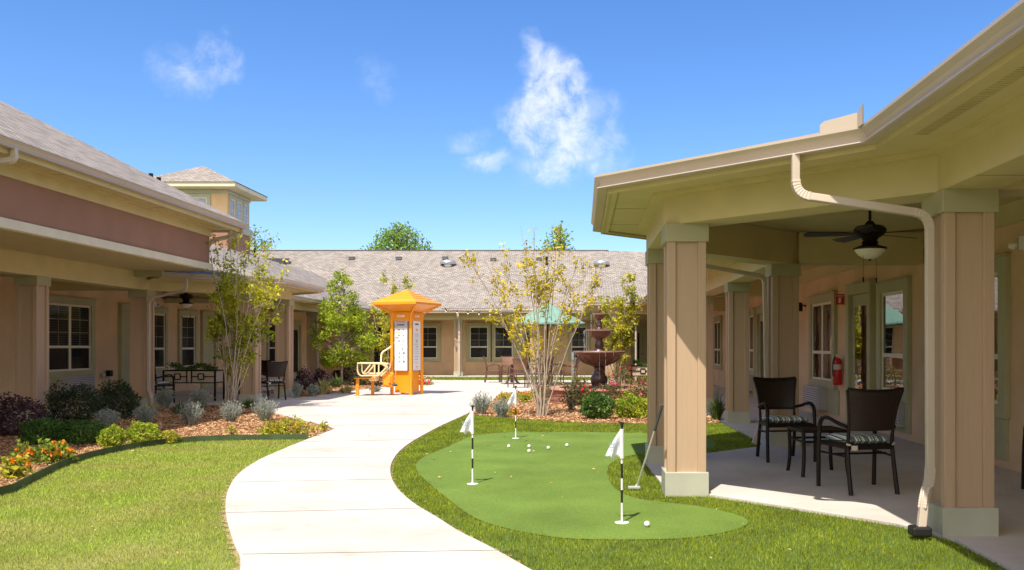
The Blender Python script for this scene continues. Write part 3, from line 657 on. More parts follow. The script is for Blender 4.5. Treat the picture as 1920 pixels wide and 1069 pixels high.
rface(r, [E(1.94, 6.21), E(.12, 8.03), apR]); rface(r, [E(.12, 8.03), E(.12, 11.05), apR]); rface(r, [E(.12, 11.05), E(1.94, 12.87), apR])
rface(r, [E(1.94, -3), E(1.94, 6.21), apR, (9.5, 9.54, 2.9+S*7.56), (9.5, -3, 2.9+S*7.56)])
rface(r, [E(1.94, 12.87), E(1.94, 39.7), (9.5, 47.2, 2.9+S*7.56), (9.5, 9.54, 2.9+S*7.56), apR])
rface(r, [E(.13, 30.8), (4.0, 30.8, 2.905), (4.0, 34.0, 3.85), (.13, 34.0, 3.85)])
rface(r, [E(.13, 30.8), E(.13, 39.6), (2.1, 39.6, 3.8), (2.1, 33.9, 3.8)])
rface(r, [(9.5, -3, 6.302), (9.5, 47.2, 6.302), (17, 47.2, 3), (17, -3, 3)])
link('roof', r.mesh('roof'), shing, RW, recalc=False)
# splash guard on the gutter corner
sg = MB()
for d in (0, .006): sg.add([(1.92+d, 6.235+d, 2.9), (1.92+d, 6.235+d, 3.005), (1.74+d, 6.415+d, 2.99), (1.715+d, 6.44+d, 2.97), (1.715+d, 6.44+d, 2.9)], [(0, 1, 2, 3, 4)])
for d in (0, .006): sg.add([(1.92+d, 6.235, 2.9), (1.92+d, 6.235, 3.005), (1.925+d, 6.13, 3.045), (1.925+d, 6.13, 2.9)], [(0, 1, 2, 3)])
link('splash_guard', sg.mesh('splash_guard'), gutterm, RW, recalc=False)
downspout(RW, [(1.585, 6.63, 2.80), (1.585, 6.63, 2.50), (2.525, 6.50, 2.335), (2.53, 6.50, .42), (2.45, 6.40, .30), (2.42, 6.38, .08)])
sh = MB(); sh.box(2.34, 2.48, 6.32, 6.44, .03, .10); link('downspout_shoe', sh.mesh('downspout_shoe'), black_pl, RW, bevel=.015)
downspout(RW, [(.98, 11.9, 2.80), (.98, 11.9, 2.56), (2.50, 12.22, 2.33), (2.54, 12.25, .42), (2.42, 12.15, .30), (2.32, 12.05, .06)])
downspout(RW, [(1.55, 30.78, 2.8), (1.55, 30.8, 2.55), (1.9, 31.3, 2.3), (1.9, 31.35, .1)])

# ---- the wing across the courtyard
FW = thing('courtyard_building', 'long low stucco wing across the courtyard with paired windows under one wide shingle roof', 'building', (-3, 42.3, 0), group='wings round the courtyard')
w = MB(); w.box(-12.2, 4.9, 42.2, 42.4, 0, 2.95); link('wall', w.mesh('wall'), stucco, FW)
f = MB(); f.box(-12, 4.7, 42.165, 42.2, 2.62, 2.9); link('frieze_board', f.mesh('frieze_board'), cream, FW)
beam(FW, [(-9.8, 40.5), (3, 40.5)], 2.57, 2.93)
c = MB(); c.box(-12, 4.7, 40.2, 42.2, 2.94, 2.98); link('ceiling', c.mesh('ceiling'), cream, FW)
for px in (860, 1143, 688+4, 772-0): 
    if px == 772: continue
    column(FW, A(px, 40.5), 40.5, 2.57, w=.36)
column(FW, A(1002, 40.5), 40.5, 2.57, w=.36)
window(FW, TF, A(881, 42.2), A(915.5, 42.2), n=1, z0=.80, z1=2.30); window(FW, TF, A(927, 42.2), A(961.5, 42.2), n=1, z0=.80, z1=2.30)
tb = MB(TF); tb.box(A(916, 42.2)+.17, A(926.5, 42.2)-.17+.001, 0, .043, .66, 2.45); 
window(FW, TF, A(785, 42.2), A(820, 42.2), n=1, z0=.80, z1=2.30)
window(FW, TF, A(1071, 42.2), A(1100, 42.2), n=1, z0=.80, z1=2.30)
door(FW, TF, A(978, 42.2), A(1003, 42.2), z1=2.2, hside=-1)
door(FW, TF, A(697, 42.2), A(733, 42.2), z1=2.25, open_=True, label='wide dark doorway without a door leaf')
door(FW, TF, A(1188, 42.2), A(1206, 42.2), z1=2.2)
r = MB(); zr = 6.33
rface(r, [(-9.0, 39.72, 2.96), (2.6, 39.72, 2.96), (1.4, 46.5, zr), (-15.8, 46.5, zr)]); rface(r, [(2.6, 39.72, 2.96), (9.0, 46.5, 6.05), (1.4, 46.5, zr)])
rface(r, [(-20, 46.5, zr), (1.4, 46.5, zr), (9, 46.5, 6.05), (12, 54, 2.96), (-20, 54, 2.96)])
rface(r, [(-9.0, 39.72, 2.96), (-15.8, 46.5, zr), (-24, 46.5, zr), (-24, 39.72, 2.96)])
link('roof', r.mesh('roof'), shing, FW, recalc=False)
rc = MB(); rc.box(-20, 1.4, 46.44, 46.56, zr-.02, zr+.035); link('ridge_cap', rc.mesh('ridge_cap'), mat('ridge_shingle', (.10, .08, .075), .9), FW)
def onroof(px, py):           # a point on the courtyard slope of the far roof
    k1, k2 = (px-PX)/FPX, (PY-py)/FPX; s = (zr-2.96)/(46.5-39.72); y = (2.96-s*39.72-CAMH)/(k2-s); return k1*y, y, CAMH+k2*y
for px, py in ((660, 486), (748, 486), (835, 485.5), (925, 488), (1010, 487), (540, 494)):
    x, y, z = onroof(px, py); b = MB(); b.box(x-.14, x+.14, y-.16, y+.16, z-.05, z+.11); b.box(x-.15, x+.15, y-.17, y-.12, z+.06, z+.13)
    link('roof_vent', b.mesh('roof_vent'), mat('dark_vent_paint', (.10, .10, .11), .4), FW, bevel=.02)
for px, py in ((840, 497), (1128, 498), (464, 484)):
    x, y, z = onroof(px, py); b = MB(); b.lathe([(.22, z-.1), (.22, z+.02), (.38, z+.03), (.41, z+.12), (.36, z+.20), (.2, z+.25), (.01, z+.27)], x, y, 24)
    link('roof_ventilator', b.mesh('roof_ventilator'), metal_grey, FW, smooth=True)
for px, py, h_ in ((1025, 497, .42), (478, 494, .75)): b = MB(); x, y, z = onroof(px, py); b.tube([(x, y, z-.1), (x, y, z+h_)], .065); link('vent_pipe', b.mesh('vent_pipe'), darkmetal, FW)
xc = A(861, 40.2); downspout(FW, [(xc, 39.78, 2.85), (xc, 39.8, 2.68), (xc, 40.2, 2.52), (xc, 40.22, .06)], rx=.05)
downspout(FW, [(A(682, 39), 39.5, 2.85), (A(682, 39), 39.6, 2.6), (A(672, 40), 40.2, 2.3), (A(672, 40), 40.3, .1)], rx=.045)

# ---- the wing behind the flower bed, with its tall block and octagonal porch bay
LW = thing('courtyard_building', 'wing with a mauve stucco upper wall overhanging its porch and a second porch bay beyond', 'building', (-12, 18, 0), group='wings round the courtyard')
w = MB(); w.box(-12.2, -12, -3, 42.2, 0, 3.04); link('wall', w.mesh('wall'), stucco, LW)
beam(LW, [(-9.8, -3), (-9.8, 20.0), (-7.99, 21.75), (-7.99, 24.1), (-9.8, 25.9), (-9.8, 40.5)], 2.62, 2.985)
b = MB(); b.box(-9.98, -9.62, -3, 19.35, 2.986, 3.049); link('beam', b.mesh('beam'), cream, LW)
for yb in (16.0, 20.0, 25.9, 33.0): b = MB(); b.box(-11.96, -9.992, yb-.15, yb+.15, 2.625, 2.975); link('beam', b.mesh('beam'), cream, LW)
c = MB(); c.prism([(-9.7, -3), (-9.7, 20.0), (-7.95, 21.8), (-7.95, 24.1), (-9.7, 25.9), (-9.7, 42), (-12.1, 42), (-12.1, -3)], 2.99, 3.02); link('ceiling', c.mesh('ceiling'), cream, LW)
eL = [(-9.05, 19.28), (-7.0, 21.2), (-7.0, 24.55), (-9.05, 26.5), (-9.05, 39.72), (2.0, 39.72)]
eaves(LW, eL, 2.98, 1, .85)
b = MB(); b.box(-9.61, -9.0, 19.25, 19.33, 2.87, 3.04); link('fascia', b.mesh('fascia'), sage, LW)
for (x, y) in [(-9.8, 8.0), (-9.8, 12.0), (-9.8, 16.0), (-9.8, 20.0), (-7.99, 21.65), (-7.99, 24.1), (-9.8, 25.9), (-9.8, 32.8)]: column(LW, x, y, 2.62, w=.375)
window(LW, TL, 20.1, 21.85, z0=.80, z1=2.36, apron=(20.0, 21.9)); ac_unit(LW, TL, 20.55, 21.7, .22, .68)
door(LW, TL, 23.35, 24.2, z1=2.3, glassy=False)
window(LW, TL, 24.8, 25.75, n=1, z0=.75, z1=2.30, trim=.14, apron=(24.7, 25.8)); ac_unit(LW, TL, 24.8, 25.7, .2, .62)
window(LW, TL, 26.8, 27.75, n=1, z0=.75, z1=2.30); door(LW, TL, 28.35, 29.2, z1=2.3, glassy=False)
window(LW, TL, 34.3, 35.4, n=1, z0=.75, z1=2.30); door(LW, TL, 37.0, 38.0, z1=2.25, hside=-1); window(LW, TL, 39.3, 40.3, n=1, z0=.75, z1=2.25)
window(LW, TL, 30.8, 31.9, n=1, z0=.75, z1=2.30); window(LW, TL, 14.4, 16.1, z0=.8, z1=2.36)
r = MB(); apL = (-11.0, 22.87, 2.975+1.0)
E = lambda x, y, z=2.975: (x, y, z)
rface(r, [E(-9.05, 19.28), E(-7.0, 21.2), apL]); rface(r, [E(-7.0, 21.2), E(-7.0, 24.55), apL]); rface(r, [E(-7.0, 24.55), E(-9.05, 26.5), apL])
rface(r, [E(-9.05, 26.5), E(-9.05, 39.72), (-13.05, 43.8, 4.975), (-13.05, 19.4, 4.975), apL])
rface(r, [(-13.05, 19.4, 4.975), (-13.05, 43.8, 4.975), (-17, 43.8, 3), (-17, 19.4, 3)])
rface(r, [E(-9.05, 19.4), apL, (-13.05, 19.4, 4.975)])
link('roof', r.mesh('roof'), shing, LW, recalc=False)
downspout(LW, [(-8.68, 19.68, 2.87), (-8.68, 19.68, 2.62), (-9.45, 19.76, 2.44), (-9.55, 19.78, 2.36), (-9.55, 19.78, .42), (-9.45, 19.68, .30), (-9.40, 19.62, .08)])
# tall block
w = MB(); w.box(-22, -8.05, -3, 19.4, 3.16, 3.95); link('wall', w.mesh('wall'), mauve, LW)
w = MB(); w.box(-22, -8.0, -3, 19.45, 3.02, 3.159); link('band', w.mesh('band'), creamlt, LW)
w = MB(); w.box(-9.6, -8.05, -3, 19.38, 3.045, 3.0465); 
w = MB(); w.box(-22, -8.02, -3, 19.43, 3.75, 3.94); link('frieze_board', w.mesh('frieze_board'), cream, LW)
w = MB(); w.box(-21.9, -8.03, -3, 19.38, 3.005, 3.019); link('soffit', w.mesh('soffit'), cream, LW)
eT = [(-7.45, -3), (-7.45, 20.1), (-22, 20.1)]
eaves(LW, eT, 4.10, 1, .62, zs=3.945)
r = MB(); t = 7.5; p = .55
rface(r, [(-7.44, -3, 4.09), (-7.44, 20.11, 4.09), (-7.44-t, 20.11-t, 4.09+p*t), (-7.44-t, -3, 4.09+p*t)])
rface(r, [(-7.44, 20.11, 4.09), (-22, 20.11, 4.09), (-22, 20.11-t, 4.09+p*t), (-7.44-t, 20.11-t, 4.09+p*t)])
link('roof', r.mesh('roof'), shing, LW, recalc=False)
s = MB()
for y in (10.2, 13.4, 16.6): s.box(-8.0, -7.6, y-.003, y+.003, 3.9435, 3.945)
link('panel_seam', s.mesh('panel_seam'), darkwall, LW)
downspout(LW, [(-7.5, 11.85, 4.0), (-7.5, 11.85, 3.84), (-7.9, 11.65, 3.74), (-7.99, 11.6, 3.6), (-7.99, 11.6, 3.17)], rx=.04)
downspout(LW, [(-7.55, 19.9, 4.0), (-7.55, 19.9, 3.86), (-8.1, 19.65, 3.7), (-8.2, 19.6, 3.5), (-8.2, 19.6, 3.1)], rx=.04)
for t2 in (1.50, 1.39):
    b = MB(); b.tube([(-7.44-t2, 20.11-t2, 4.0+p*t2), (-7.44-t2, 20.11-t2, 4.09+p*t2+.05)], .045); link('vent_pipe', b.mesh('vent_pipe'), darkmetal, LW)

# ---- tower
TW = thing('lookout_tower', 'small square tower with a hipped shingle roof rising behind the tall wing', 'tower', (-17.7, 42, 0))
x0, x1, y0, y1 = -19.35, -16.05, 40.6, 43.3
w = MB(); w.box(x0, x1, y0, y1, 0, 8.5); link('wall', w.mesh('wall'), stucco, TW)
w = MB(); w.box(x0-.03, x1+.03, y0-.03, y1+.03, 4.0, 6.65); link('lower_wall', w.mesh('lower_wall'), mauve, TW)
w = MB(); w.box(x0-.09, x1+.09, y0-.09, y1+.09, 6.66, 7.0); w.box(x0-.05, x1+.05, y0-.05, y1+.05, 8.3, 8.46); link('trim_band', w.mesh('trim_band'), blocksage, TW)
def TT1(u, v, z): return (u, y0-v, z)
def TT2(u, v, z): return (x1+v, u, z)
def twin(T, a, c, z0, z1):
    t = MB(T); t.box(a-.16, a, 0, .06, z0-.02, z1+.16); t.box(c, c+.16, 0, .06, z0-.02, z1+.16); t.box(a, c, 0, .06, z1, z1+.16)
    o = link('window', t.mesh('window'), blocksage, TW); s = MB(T)
    s.box(a, a+.05, 0, .04, z0, z1); s.box(c-.05, c, 0, .04, z0, z1); s.box(a+.05, c-.05, 0, .04, z1-.05, z1); s.box((a+c)/2-.01, (a+c)/2+.01, .0, .025, z0, z1-.05); s.box(a+.05, c-.05, 0, .026, z0+(z1-z0)*.52, z0+(z1-z0)*.52+.02)
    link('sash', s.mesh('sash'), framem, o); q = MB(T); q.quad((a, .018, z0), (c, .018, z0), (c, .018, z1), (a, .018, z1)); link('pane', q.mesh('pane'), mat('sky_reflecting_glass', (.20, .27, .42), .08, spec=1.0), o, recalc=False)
for a, c in ((-18.9, -18.15), (-17.75, -16.95)): twin(TT1, a, c, 7.02, 8.12)
for a, c in ((40.95, 41.4), (41.75, 42.2), (42.55, 43.0)): twin(TT2, a, c, 7.02, 8.12)
f = MB(); f.box(-20.0, -15.45, 39.9, 44.0, 8.48, 8.52); f.box(-20.0, -15.42, 39.87, 39.9, 8.5, 8.68); f.box(-15.45, -15.42, 39.9, 44.0, 8.5, 8.68); link('fascia', f.mesh('fascia'), creamlt, TW)
r = MB(); ap = (-17.7, 41.95, 9.82); cs = [(-20.05, 39.82, 8.69), (-15.37, 39.82, 8.69), (-15.37, 44.05, 8.69), (-20.05, 44.05, 8.69)]
for i in range(4): rface(r, [cs[i], cs[(i+1) % 4], ap])
link('roof', r.mesh('roof'), shing, TW, recalc=False)

# ------------------------------------------------------------------ furniture and small things
def bez(a, b, c, d, n=8):
    return [tuple(Vector(a)*(1-t)**3+3*Vector(b)*t*(1-t)**2+3*Vector(c)*t*t*(1-t)+Vector(d)*t**3) for t in [i/n for i in range(n+1)]]
def curved_panel(x_top, x_bot, z0, z1, yb, yt, sag, nx=12, nz=8, th=.018, topcurve=.02):
    vs, fs, uvs = [], [], []
    for s in (0, 1):
        for j in range(nz+1):
            t = j/nz; w = x_bot+(x_top-x_bot)*t**1.8; z = z0+(z1-z0)*t; y = yb+(yt-yb)*t**1.4
            for i in range(nx+1):
                q = -1+2*i/nx; vs.append((q*w, y-sag*(1-q*q)-(th if s else 0), z+(topcurve*(q*q-1) if j == nz else 0)))
    m = (nx+1)*(nz+1)
    for s in (0, 1):
        for j in range(nz):
            for i in range(nx):
                a = s*m+j*(nx+1)+i; fs.append((a, a+1, a+nx+2, a+nx+1)); uvs.append([((i+di)/nx*.48, (j+dj)/nz*.45) for di, dj in ((0, 0), (1, 0), (1, 1), (0, 1))])
    def side(idx):
        for a, b in zip(idx, idx[1:]): fs.append((a, b, b+m, a+m)); uvs.append([(0, 0)]*4)
    side(list(range(nx+1))); side([nz*(nx+1)+i for i in range(nx+1)]); side([j*(nx+1) for j in range(nz+1)]); side([j*(nx+1)+nx for j in range(nz+1)])
    return vs, fs, uvs
def make_chair(label, group, cushion=True, fm=None, bm_=None):
    fm = fm or darkmetal; bm_ = bm_ or wicker
    t = thing('patio_chair', label, 'chair', group=group)
    def P(name, mb, m, par=t, **k): return link(name, mb.mesh(name), m, par, **k)
    for s in (-1, 1):
        b = MB(); b.tube(bez((s*.225, -.30, 0), (s*.225, -.25, .2), (s*.222, -.22, .35), (s*.215, -.215, .46), 6)+[(s*.215, -.225, .55)], [.021, .021, .02, .02, .019, .019, .018, .017], n=6); P('leg', b, fm, smooth=True)
        b = MB(); b.tube(bez((s*.285, .27, 0), (s*.29, .265, .25), (s*.29, .26, .42), (s*.285, .25, .53), 6), .0205, n=6); P('leg', b, fm, smooth=True)
        b = MB(); b.tube([(s*.285, .25, .53)]+bez((s*.285, .25, .57), (s*.285, .235, .67), (s*.28, .15, .70), (s*.265, .0, .66), 7)+bez((s*.26, -.06, .645), (s*.25, -.12, .63), (s*.235, -.19, .62), (s*.222, -.235, .61), 4), .021, n=6, flat=(1.1, .9)); P('arm', b, fm, smooth=True)
        b = MB(); b.tube(bez((s*.215, -.225, .53), (s*.215, -.24, .66), (s*.225, -.265, .80), (s*.268, -.315, .955), 7), .015, n=6); P('back_post', b, fm, smooth=True)
    b = MB()
    b.box(-.225, .225, -.235, -.20, .405, .445); b.box(-.27, .27, .235, .265, .405, .445)
    for s in (-1, 1): b.tube([(s*.22, -.22, .425), (s*.275, .25, .425)], .018, n=6); b.tube([(s*.223, -.235, .34), (s*.285, .262, .34)], .010, n=6)
    b.tube([(-.28, .02, .34), (.28, .02, .34)], .010, n=6)
    P('seat_frame', b, fm)
    s2 = MB(); s2.prism([(-.215, -.20), (.215, -.20), (.26, .235), (-.26, .235)], .435, .452); P('seat', s2, bm_)
    vs, fs, uvs = curved_panel(.262, .216, .585, .955, -.222, -.315, .045)
    b = MB(); b.add(vs, fs, uvs); P('backrest', b, bm_, smooth=True)
    b = MB(); b.tube([(x*.268, -.318-.045*(1-x*x), .965-.02*(1-x*x)) for x in [i/5-1 for i in range(11)]], .016, n=6); P('back_rail', b, fm, smooth=True); b = MB(); b.tube([(x*.212, -.226-.045*(1-x*x), .59) for x in [i/5-1 for i in range(11)]], .012, n=6); P('back_rail', b, fm, smooth=True)
    if cushion:
        vs, fs, uvs = [], [], []; n = 10
        for sgn in (1, -1):
            for j in range(n+1):
                for i in range(n+1):
                    q, r = -1+2*i/n, -1+2*j/n; w = .215+.045*(r+1)/2; e = (1-q**6)*(1-r**6)
                    vs.append((q*w, r*.225+.012, .484+sgn*.038*max(e, 0)**.5))
        m = (n+1)**2
        for k in (0, 1):
            for j in range(n):
                for i in range(n): a = k*m+j*(n+1)+i; fs.append((a, a+1, a+n+2, a+n+1))
        b = MB(); b.add(vs, fs); c = P('cushion', b, stripes, smooth=True)
        b = MB(); b.tube([(-.215, -.21, .47), (-.235, -.235, .455), (-.205, -.25, .45)], .008, n=5); b.tube([(.215, -.21, .47), (.235, -.235, .455), (.205, -.25, .45)], .008, n=5)
        b.box(-.20, -.14, -.256, -.254, .40, .445); P('cushion_tie', b, mat('cream_tie', (.6, .55, .45), .8), c)
    return t
ch = make_chair('dark wicker chair with its woven back towards us beside the patio side table', 'wicker chairs on the porches')
ch.location = (2.62, 8.45, .026); ch.rotation_euler.z = math.radians(9)
GW = 'wicker chairs on the porches'
dup(ch, (2.42, 10.72, .026), math.radians(187), 'dark wicker chair facing the lawn from behind the side table, striped cushion on it', GW)
dup(ch, (4.50, 8.25, .026), math.radians(100), 'dark chair beside the bare wall, only its arm showing past the tall porch column', GW)
dup(ch, (-10.02, 21.1, .026), math.radians(-18), 'dark wicker chair at the window end of the raised planter table', GW)
dup(ch, (-7.85, 22.75, .026), math.radians(42), 'dark wicker chair standing between the two columns of the porch bay, pale striped cushion', GW)
dup(ch, (-8.9, 24.4, .026), math.radians(150), 'dark wicker chair half hidden by the corner column of the porch bay', GW)
# side table
st = thing('side_table', 'low square dark slatted metal table between two wicker chairs', 'table', (2.51, 9.52, .026), math.radians(5))
b = MB(); b.box(-.25, .25, -.25, -.22, .455, .485); b.box(-.25, .25, .22, .25, .455, .485); b.box(-.25, -.22, -.22, .22, .455, .485); b.box(.22, .25, -.22, .22, .455, .485); link('tabletop_frame', b.mesh('f'), darkmetal, st, shift=False, bevel=.004)
b = MB()
for i in range(8): b.box(-.219, .219, -.21+i*.053, -.165+i*.053, .462, .478)
link('tabletop', b.mesh('tabletop'), darkmetal, st, shift=False)
for sx in (-1, 1):
    for sy in (-1, 1): b = MB(); b.tube(bez((sx*.245, sy*.245, 0), (sx*.22, sy*.22, .15), (sx*.225, sy*.225, .3), (sx*.235, sy*.235, .46), 6), .02, n=6); link('leg', b.mesh('leg'), darkmetal, st, shift=False, smooth=True)
b = MB()
for s in (-1, 1): b.tube([(-.225, s*.225, .36), (.225, s*.225, .36)], .012, n=6); b.tube([(s*.225, -.225, .36), (s*.225, .225, .36)], .012, n=6)
link('rail', b.mesh('rail'), darkmetal, st, shift=False)

# far dining chairs and tables
GD = 'brown sling chairs on the plaza'
dc = make_chair('brown sling chair seen from the side, on its own by the round table', GD, False, brownframe, brownsling)
dc.location = (*G(924, 718), .02); dc.rotation_euler.z = math.radians(-80)
dup(dc, (*G(972, 728), .02), math.radians(18), 'brown sling chair with its back to the path in front of the round table', GD)
dup(dc, (A(953, 34.6), 34.6, .02), math.radians(190), 'brown sling chair on the window side of the round table', GD)
dup(dc, (A(1012, 30.0), 30.0, .02), math.radians(25), 'brown sling chair with its back to us under the green umbrella', GD)
dup(dc, (A(1068, 31.2), 31.2, .02), math.radians(100), 'dark armed chair under the umbrella, next to the falling water', GD)
dup(dc, (A(1022, 33.0), 33.0, .02), math.radians(170), 'brown sling chair behind the umbrella pole', GD)
dt = thing('dining_table', 'round brown metal table on curved feet among the sling chairs', 'table', (A(960, 32.2), 32.2, .02), group='round tables on the plaza')
b = MB(); b.lathe([(.56, .70), (.60, .705), (.60, .725), (.01, .728)], n=32); link('tabletop', b.mesh('tabletop'), brownsling, dt, shift=False, smooth=True)
b = MB(); b.lathe([(.06, .05), (.05, .3), (.07, .5), (.05, .7)], n=12); link('pedestal', b.mesh('pedestal'), brownframe, dt, shift=False, smooth=True)
for k in range(4):
    a = math.pi/4+k*math.pi/2; c2, s2 = math.cos(a), math.sin(a); b = MB(); b.tube(bez((0, 0, .4), (c2*.12, s2*.12, .3), (c2*.2, s2*.2, .05), (c2*.36, s2*.36, .01), 6), .025, n=6); link('foot', b.mesh('foot'), brownframe, dt, shift=False, smooth=True)
dup(dt, (A(1027, 31.5), 31.5, .02), 0, 'round metal table standing under the green umbrella', 'round tables on the plaza')
um = thing('garden_umbrella', 'pale green market umbrella with a ribbed cone canopy over a round table', 'umbrella', (A(1027, 31.5), 31.5, .02))
n = 8; vs, fs = [(0, 0, 2.86)], []
for j, (r, z) in enumerate(((.12, 2.82), (.6, 2.56), (1.02, 2.33), (1.33, 2.17), (1.33, 2.10))):
    for k in range(n*2):
        a = math.pi*k/n; rr = r*(1 if k % 2 == 0 else .955); zz = z-(.03 if k % 2 and j < 4 else 0); vs.append((rr*math.cos(a), rr*math.sin(a), zz))
for k in range(16): fs.append((0, 1+k, 1+(k+1) % 16))
for j in range(4):
    for k in range(16): a = 1+j*16+k; c3 = 1+j*16+(k+1) % 16; fs.append((a, c3, c3+16, a+16))
b = MB(); b.add(vs, fs); cn = link('canopy', b.mesh('canopy'), teal, um, shift=False)
so = cn.modifiers.new('s', 'SOLIDIFY'); so.thickness = .012
b = MB(); b.tube([(0, 0, .05), (0, 0, 2.84)], .024); link('pole', b.mesh('pole'), darkmetal, um, shift=False)
b = MB(); b.sphere((0, 0, 2.92), .05, 8); link('finial', b.mesh('finial'), darkmetal, um, shift=False, smooth=True)
b = MB(); b.lathe([(.26, .0), (.26, .05), (.06, .09), (.05, .3), (.01, .3)], n=20); link('base', b.mesh('base'), darkmetal, um, shift=False, smooth=True)
for k in range(8):
    a = math.pi*k/4; b = MB(); b.tube([(0, 0, 2.70), (1.28*math.cos(a), 1.28*math.sin(a), 2.15)], .010, n=5); link('rib', b.mesh('rib'), darkmetal, um, shift=False)

# raised planter tables
def leaves_np(P, size, asp=.45, up=.2, m=None, name='foliage', rnd=.35):
    P = np.asarray(P); n = len(P); d = rng.normal(0, 1, (n, 3)); d[:, 2] += up; d /= np.linalg.norm(d, axis=1)[:, None]
    e = rng.normal(0, 1, (n, 3)); b = np.cross(d, e); b /= np.linalg.norm(b, axis=1)[:, None]
    L = size*rng.uniform(1-rnd, 1+rnd, n)[:, None]; W = L*asp/2; nn = np.cross(d, b)
    V = np.stack([P-d*L/2, P+b*W+nn*W*.35, P+d*L/2, P-b*W+nn*W*.35], 1)
    return V.reshape(-1, 3), np.arange(4*n).reshape(n, 4)
def planter(label):
    t = thing('planter_table', label, 'planter', group='raised planter tables on the porches')
    b = MB(); b.box(-.62, .62, -.27, .27, .46, .735); link('box', b.mesh('box'), mat('planter_panel', (.55, .45, .33), .6), t, shift=False)
    b = MB()
    for s in (-1, 1):
        y0, y1 = sorted((s*.272, s*.292)); b.box(-.65, .65, y0, y1, .735, .76); b.box(-.65, .65, y0, y1, .435, .46)
        for x in (-.36, -.22, .22, .36): b.box(x-.012, x+.012, y0, y1, .53, .67)
        for x in (-.06, .06): b.box(x-.012, x+.012, y0, y1, .46, .735)
        for (xa, xb, z) in ((-.62, -.36, .60), (-.36, -.22, .53), (-.36, -.22, .67), (-.22, -.06, .60), (.06, .22, .60), (.22, .36, .53), (.22, .36, .67), (.36, .62, .60)): b.box(xa, xb, y0, y1, z-.012, z+.012)
    for s in (-1, 1): x0, x1 = sorted((s*.621, s*.65)); b.box(x0, x1, -.27, .27, .735, .76); b.box(x0, x1, -.27, .27, .435, .46)
    link('lattice', b.mesh('lattice'), darkmetal, t, shift=False)
    for sx in (-1, 1):
        for sy in (-1, 1): b = MB(); b.box(sx*.635-.02, sx*.635+.02, sy*.275-.02, sy*.275+.02, 0, .76); link('leg', b.mesh('leg'), darkmetal, t, shift=False)
    P = rng.uniform((-.58, -.23, .74), (.58, .23, .84), (900, 3)); P[:, 2] += .06*np.sin(P[:, 0]*9)+rng.uniform(0, .06, 900)
    V, F = leaves_np(P, .06); link('plants', np_mesh('plants', V, F), L_hedge, t, shift=False, recalc=False)
    P = rng.uniform((.2, -.2, .86), (.55, .2, .93), (4, 3)); V, F = leaves_np(np.repeat(P, 8, 0)+rng.normal(0, .012, (32, 3)), .04, .8); link('blossoms', np_mesh('blossoms', V, F), F_red, t, shift=False, recalc=False)
    return t
pt = planter('dark raised planter table with lattice panels under the porch bay behind the slender tree'); pt.location = (-9.68, 22.4, .026)
dup(pt, (A(1222, 27.5), 27.5, .026), 0, 'dark raised planter table with lattice front beside the far porch behind the roses', 'raised planter tables on the porches')

# ceiling fans
def fan(label, loc, rz):
    t = thing('ceiling_fan', label, 'ceiling fan', loc, rz, 'ceiling fans under the porches'); D = lambda nm, b, m, **k: link(nm, b.mesh(nm), m, t, shift=False, **k)
    b = MB(); b.tube([(0, 0, .0), (0, 0, .27)], .016); b.lathe([(.02, .20), (.07, .24), (.07, .275), (.01, .275)], n=16); D('downrod', b, darkmetal, smooth=True)
    b = MB(); b.lathe([(.05, -.15), (.11, -.13), (.165, -.09), (.17, -.05), (.14, -.015), (.06, .0), (.03, .04), (.01, .04)], n=28); b.lathe([(.01, -.20), (.07, -.205), (.09, -.19), (.07, -.165), (.09, -.145), (.06, -.13)], n=20); D('motor', b, darkmetal, smooth=True)
    b = MB(); b.lathe([(.03, -.262), (.17, -.262), (.175, -.245), (.09, -.215), (.05, -.19), (.01, -.19)], n=28); D('light_fitting', b, darkmetal, smooth=True)
    b = MB(); b.lathe([(.005, -.365), (.06, -.355), (.12, -.32), (.155, -.275), (.158, -.263), (.01, -.262)], n=28); D('bowl', b, whiteglass, smooth=True)
    b = MB(); b.sphere((0, 0, -.37), .014, 6); D('finial', b, darkmetal, smooth=True)
    for k in range(5):
        a = 2*math.pi*k/5; ca, sa = math.cos(a), math.sin(a); b = MB(lambda x, y, z: (x*ca-y*sa, x*sa+y*ca, z+y*.18))
        b.add([(.15, -.02, -.10), (.27, -.055, -.10), (.66, -.075, -.10), (.70, 0, -.10), (.66, .075, -.10), (.27, .055, -.10), (.15, .02, -.10), (.15, -.02, -.092), (.27, -.055, -.092), (.66, -.075, -.092), (.70, 0, -.092), (.66, .075, -.092), (.27, .055, -.092), (.15, .02, -.092)],
              [(0, 1, 2, 3, 4, 5, 6), (13, 12, 11, 10, 9, 8, 7)]+[(i, (i+1) % 7, 7+(i+1) % 7, 7+i) for i in range(7)])
        D('blade', b, fanblade)
    for q, (dx, dz) in enumerate(((.10, .20), (-.10, .20))): b = MB(); b.tube([(dx, 0, -.26), (dx, 0, -.56)], .0015, n=4); b.tube([(dx, 0, -.56), (dx, 0, -.61)], .009, n=6); D('pull_chain', b, darkmetal)
    return t
fn = fan('dark bronze ceiling fan with a white glass bowl over the wicker chairs', (3.06, 9.5, 2.665), math.radians(31))
dup(fn, (A(349, 23.0), 23.0, 2.72), math.radians(30), 'dark ceiling fan with a white bowl under the porch bay over the planter table', 'ceiling fans under the porches')

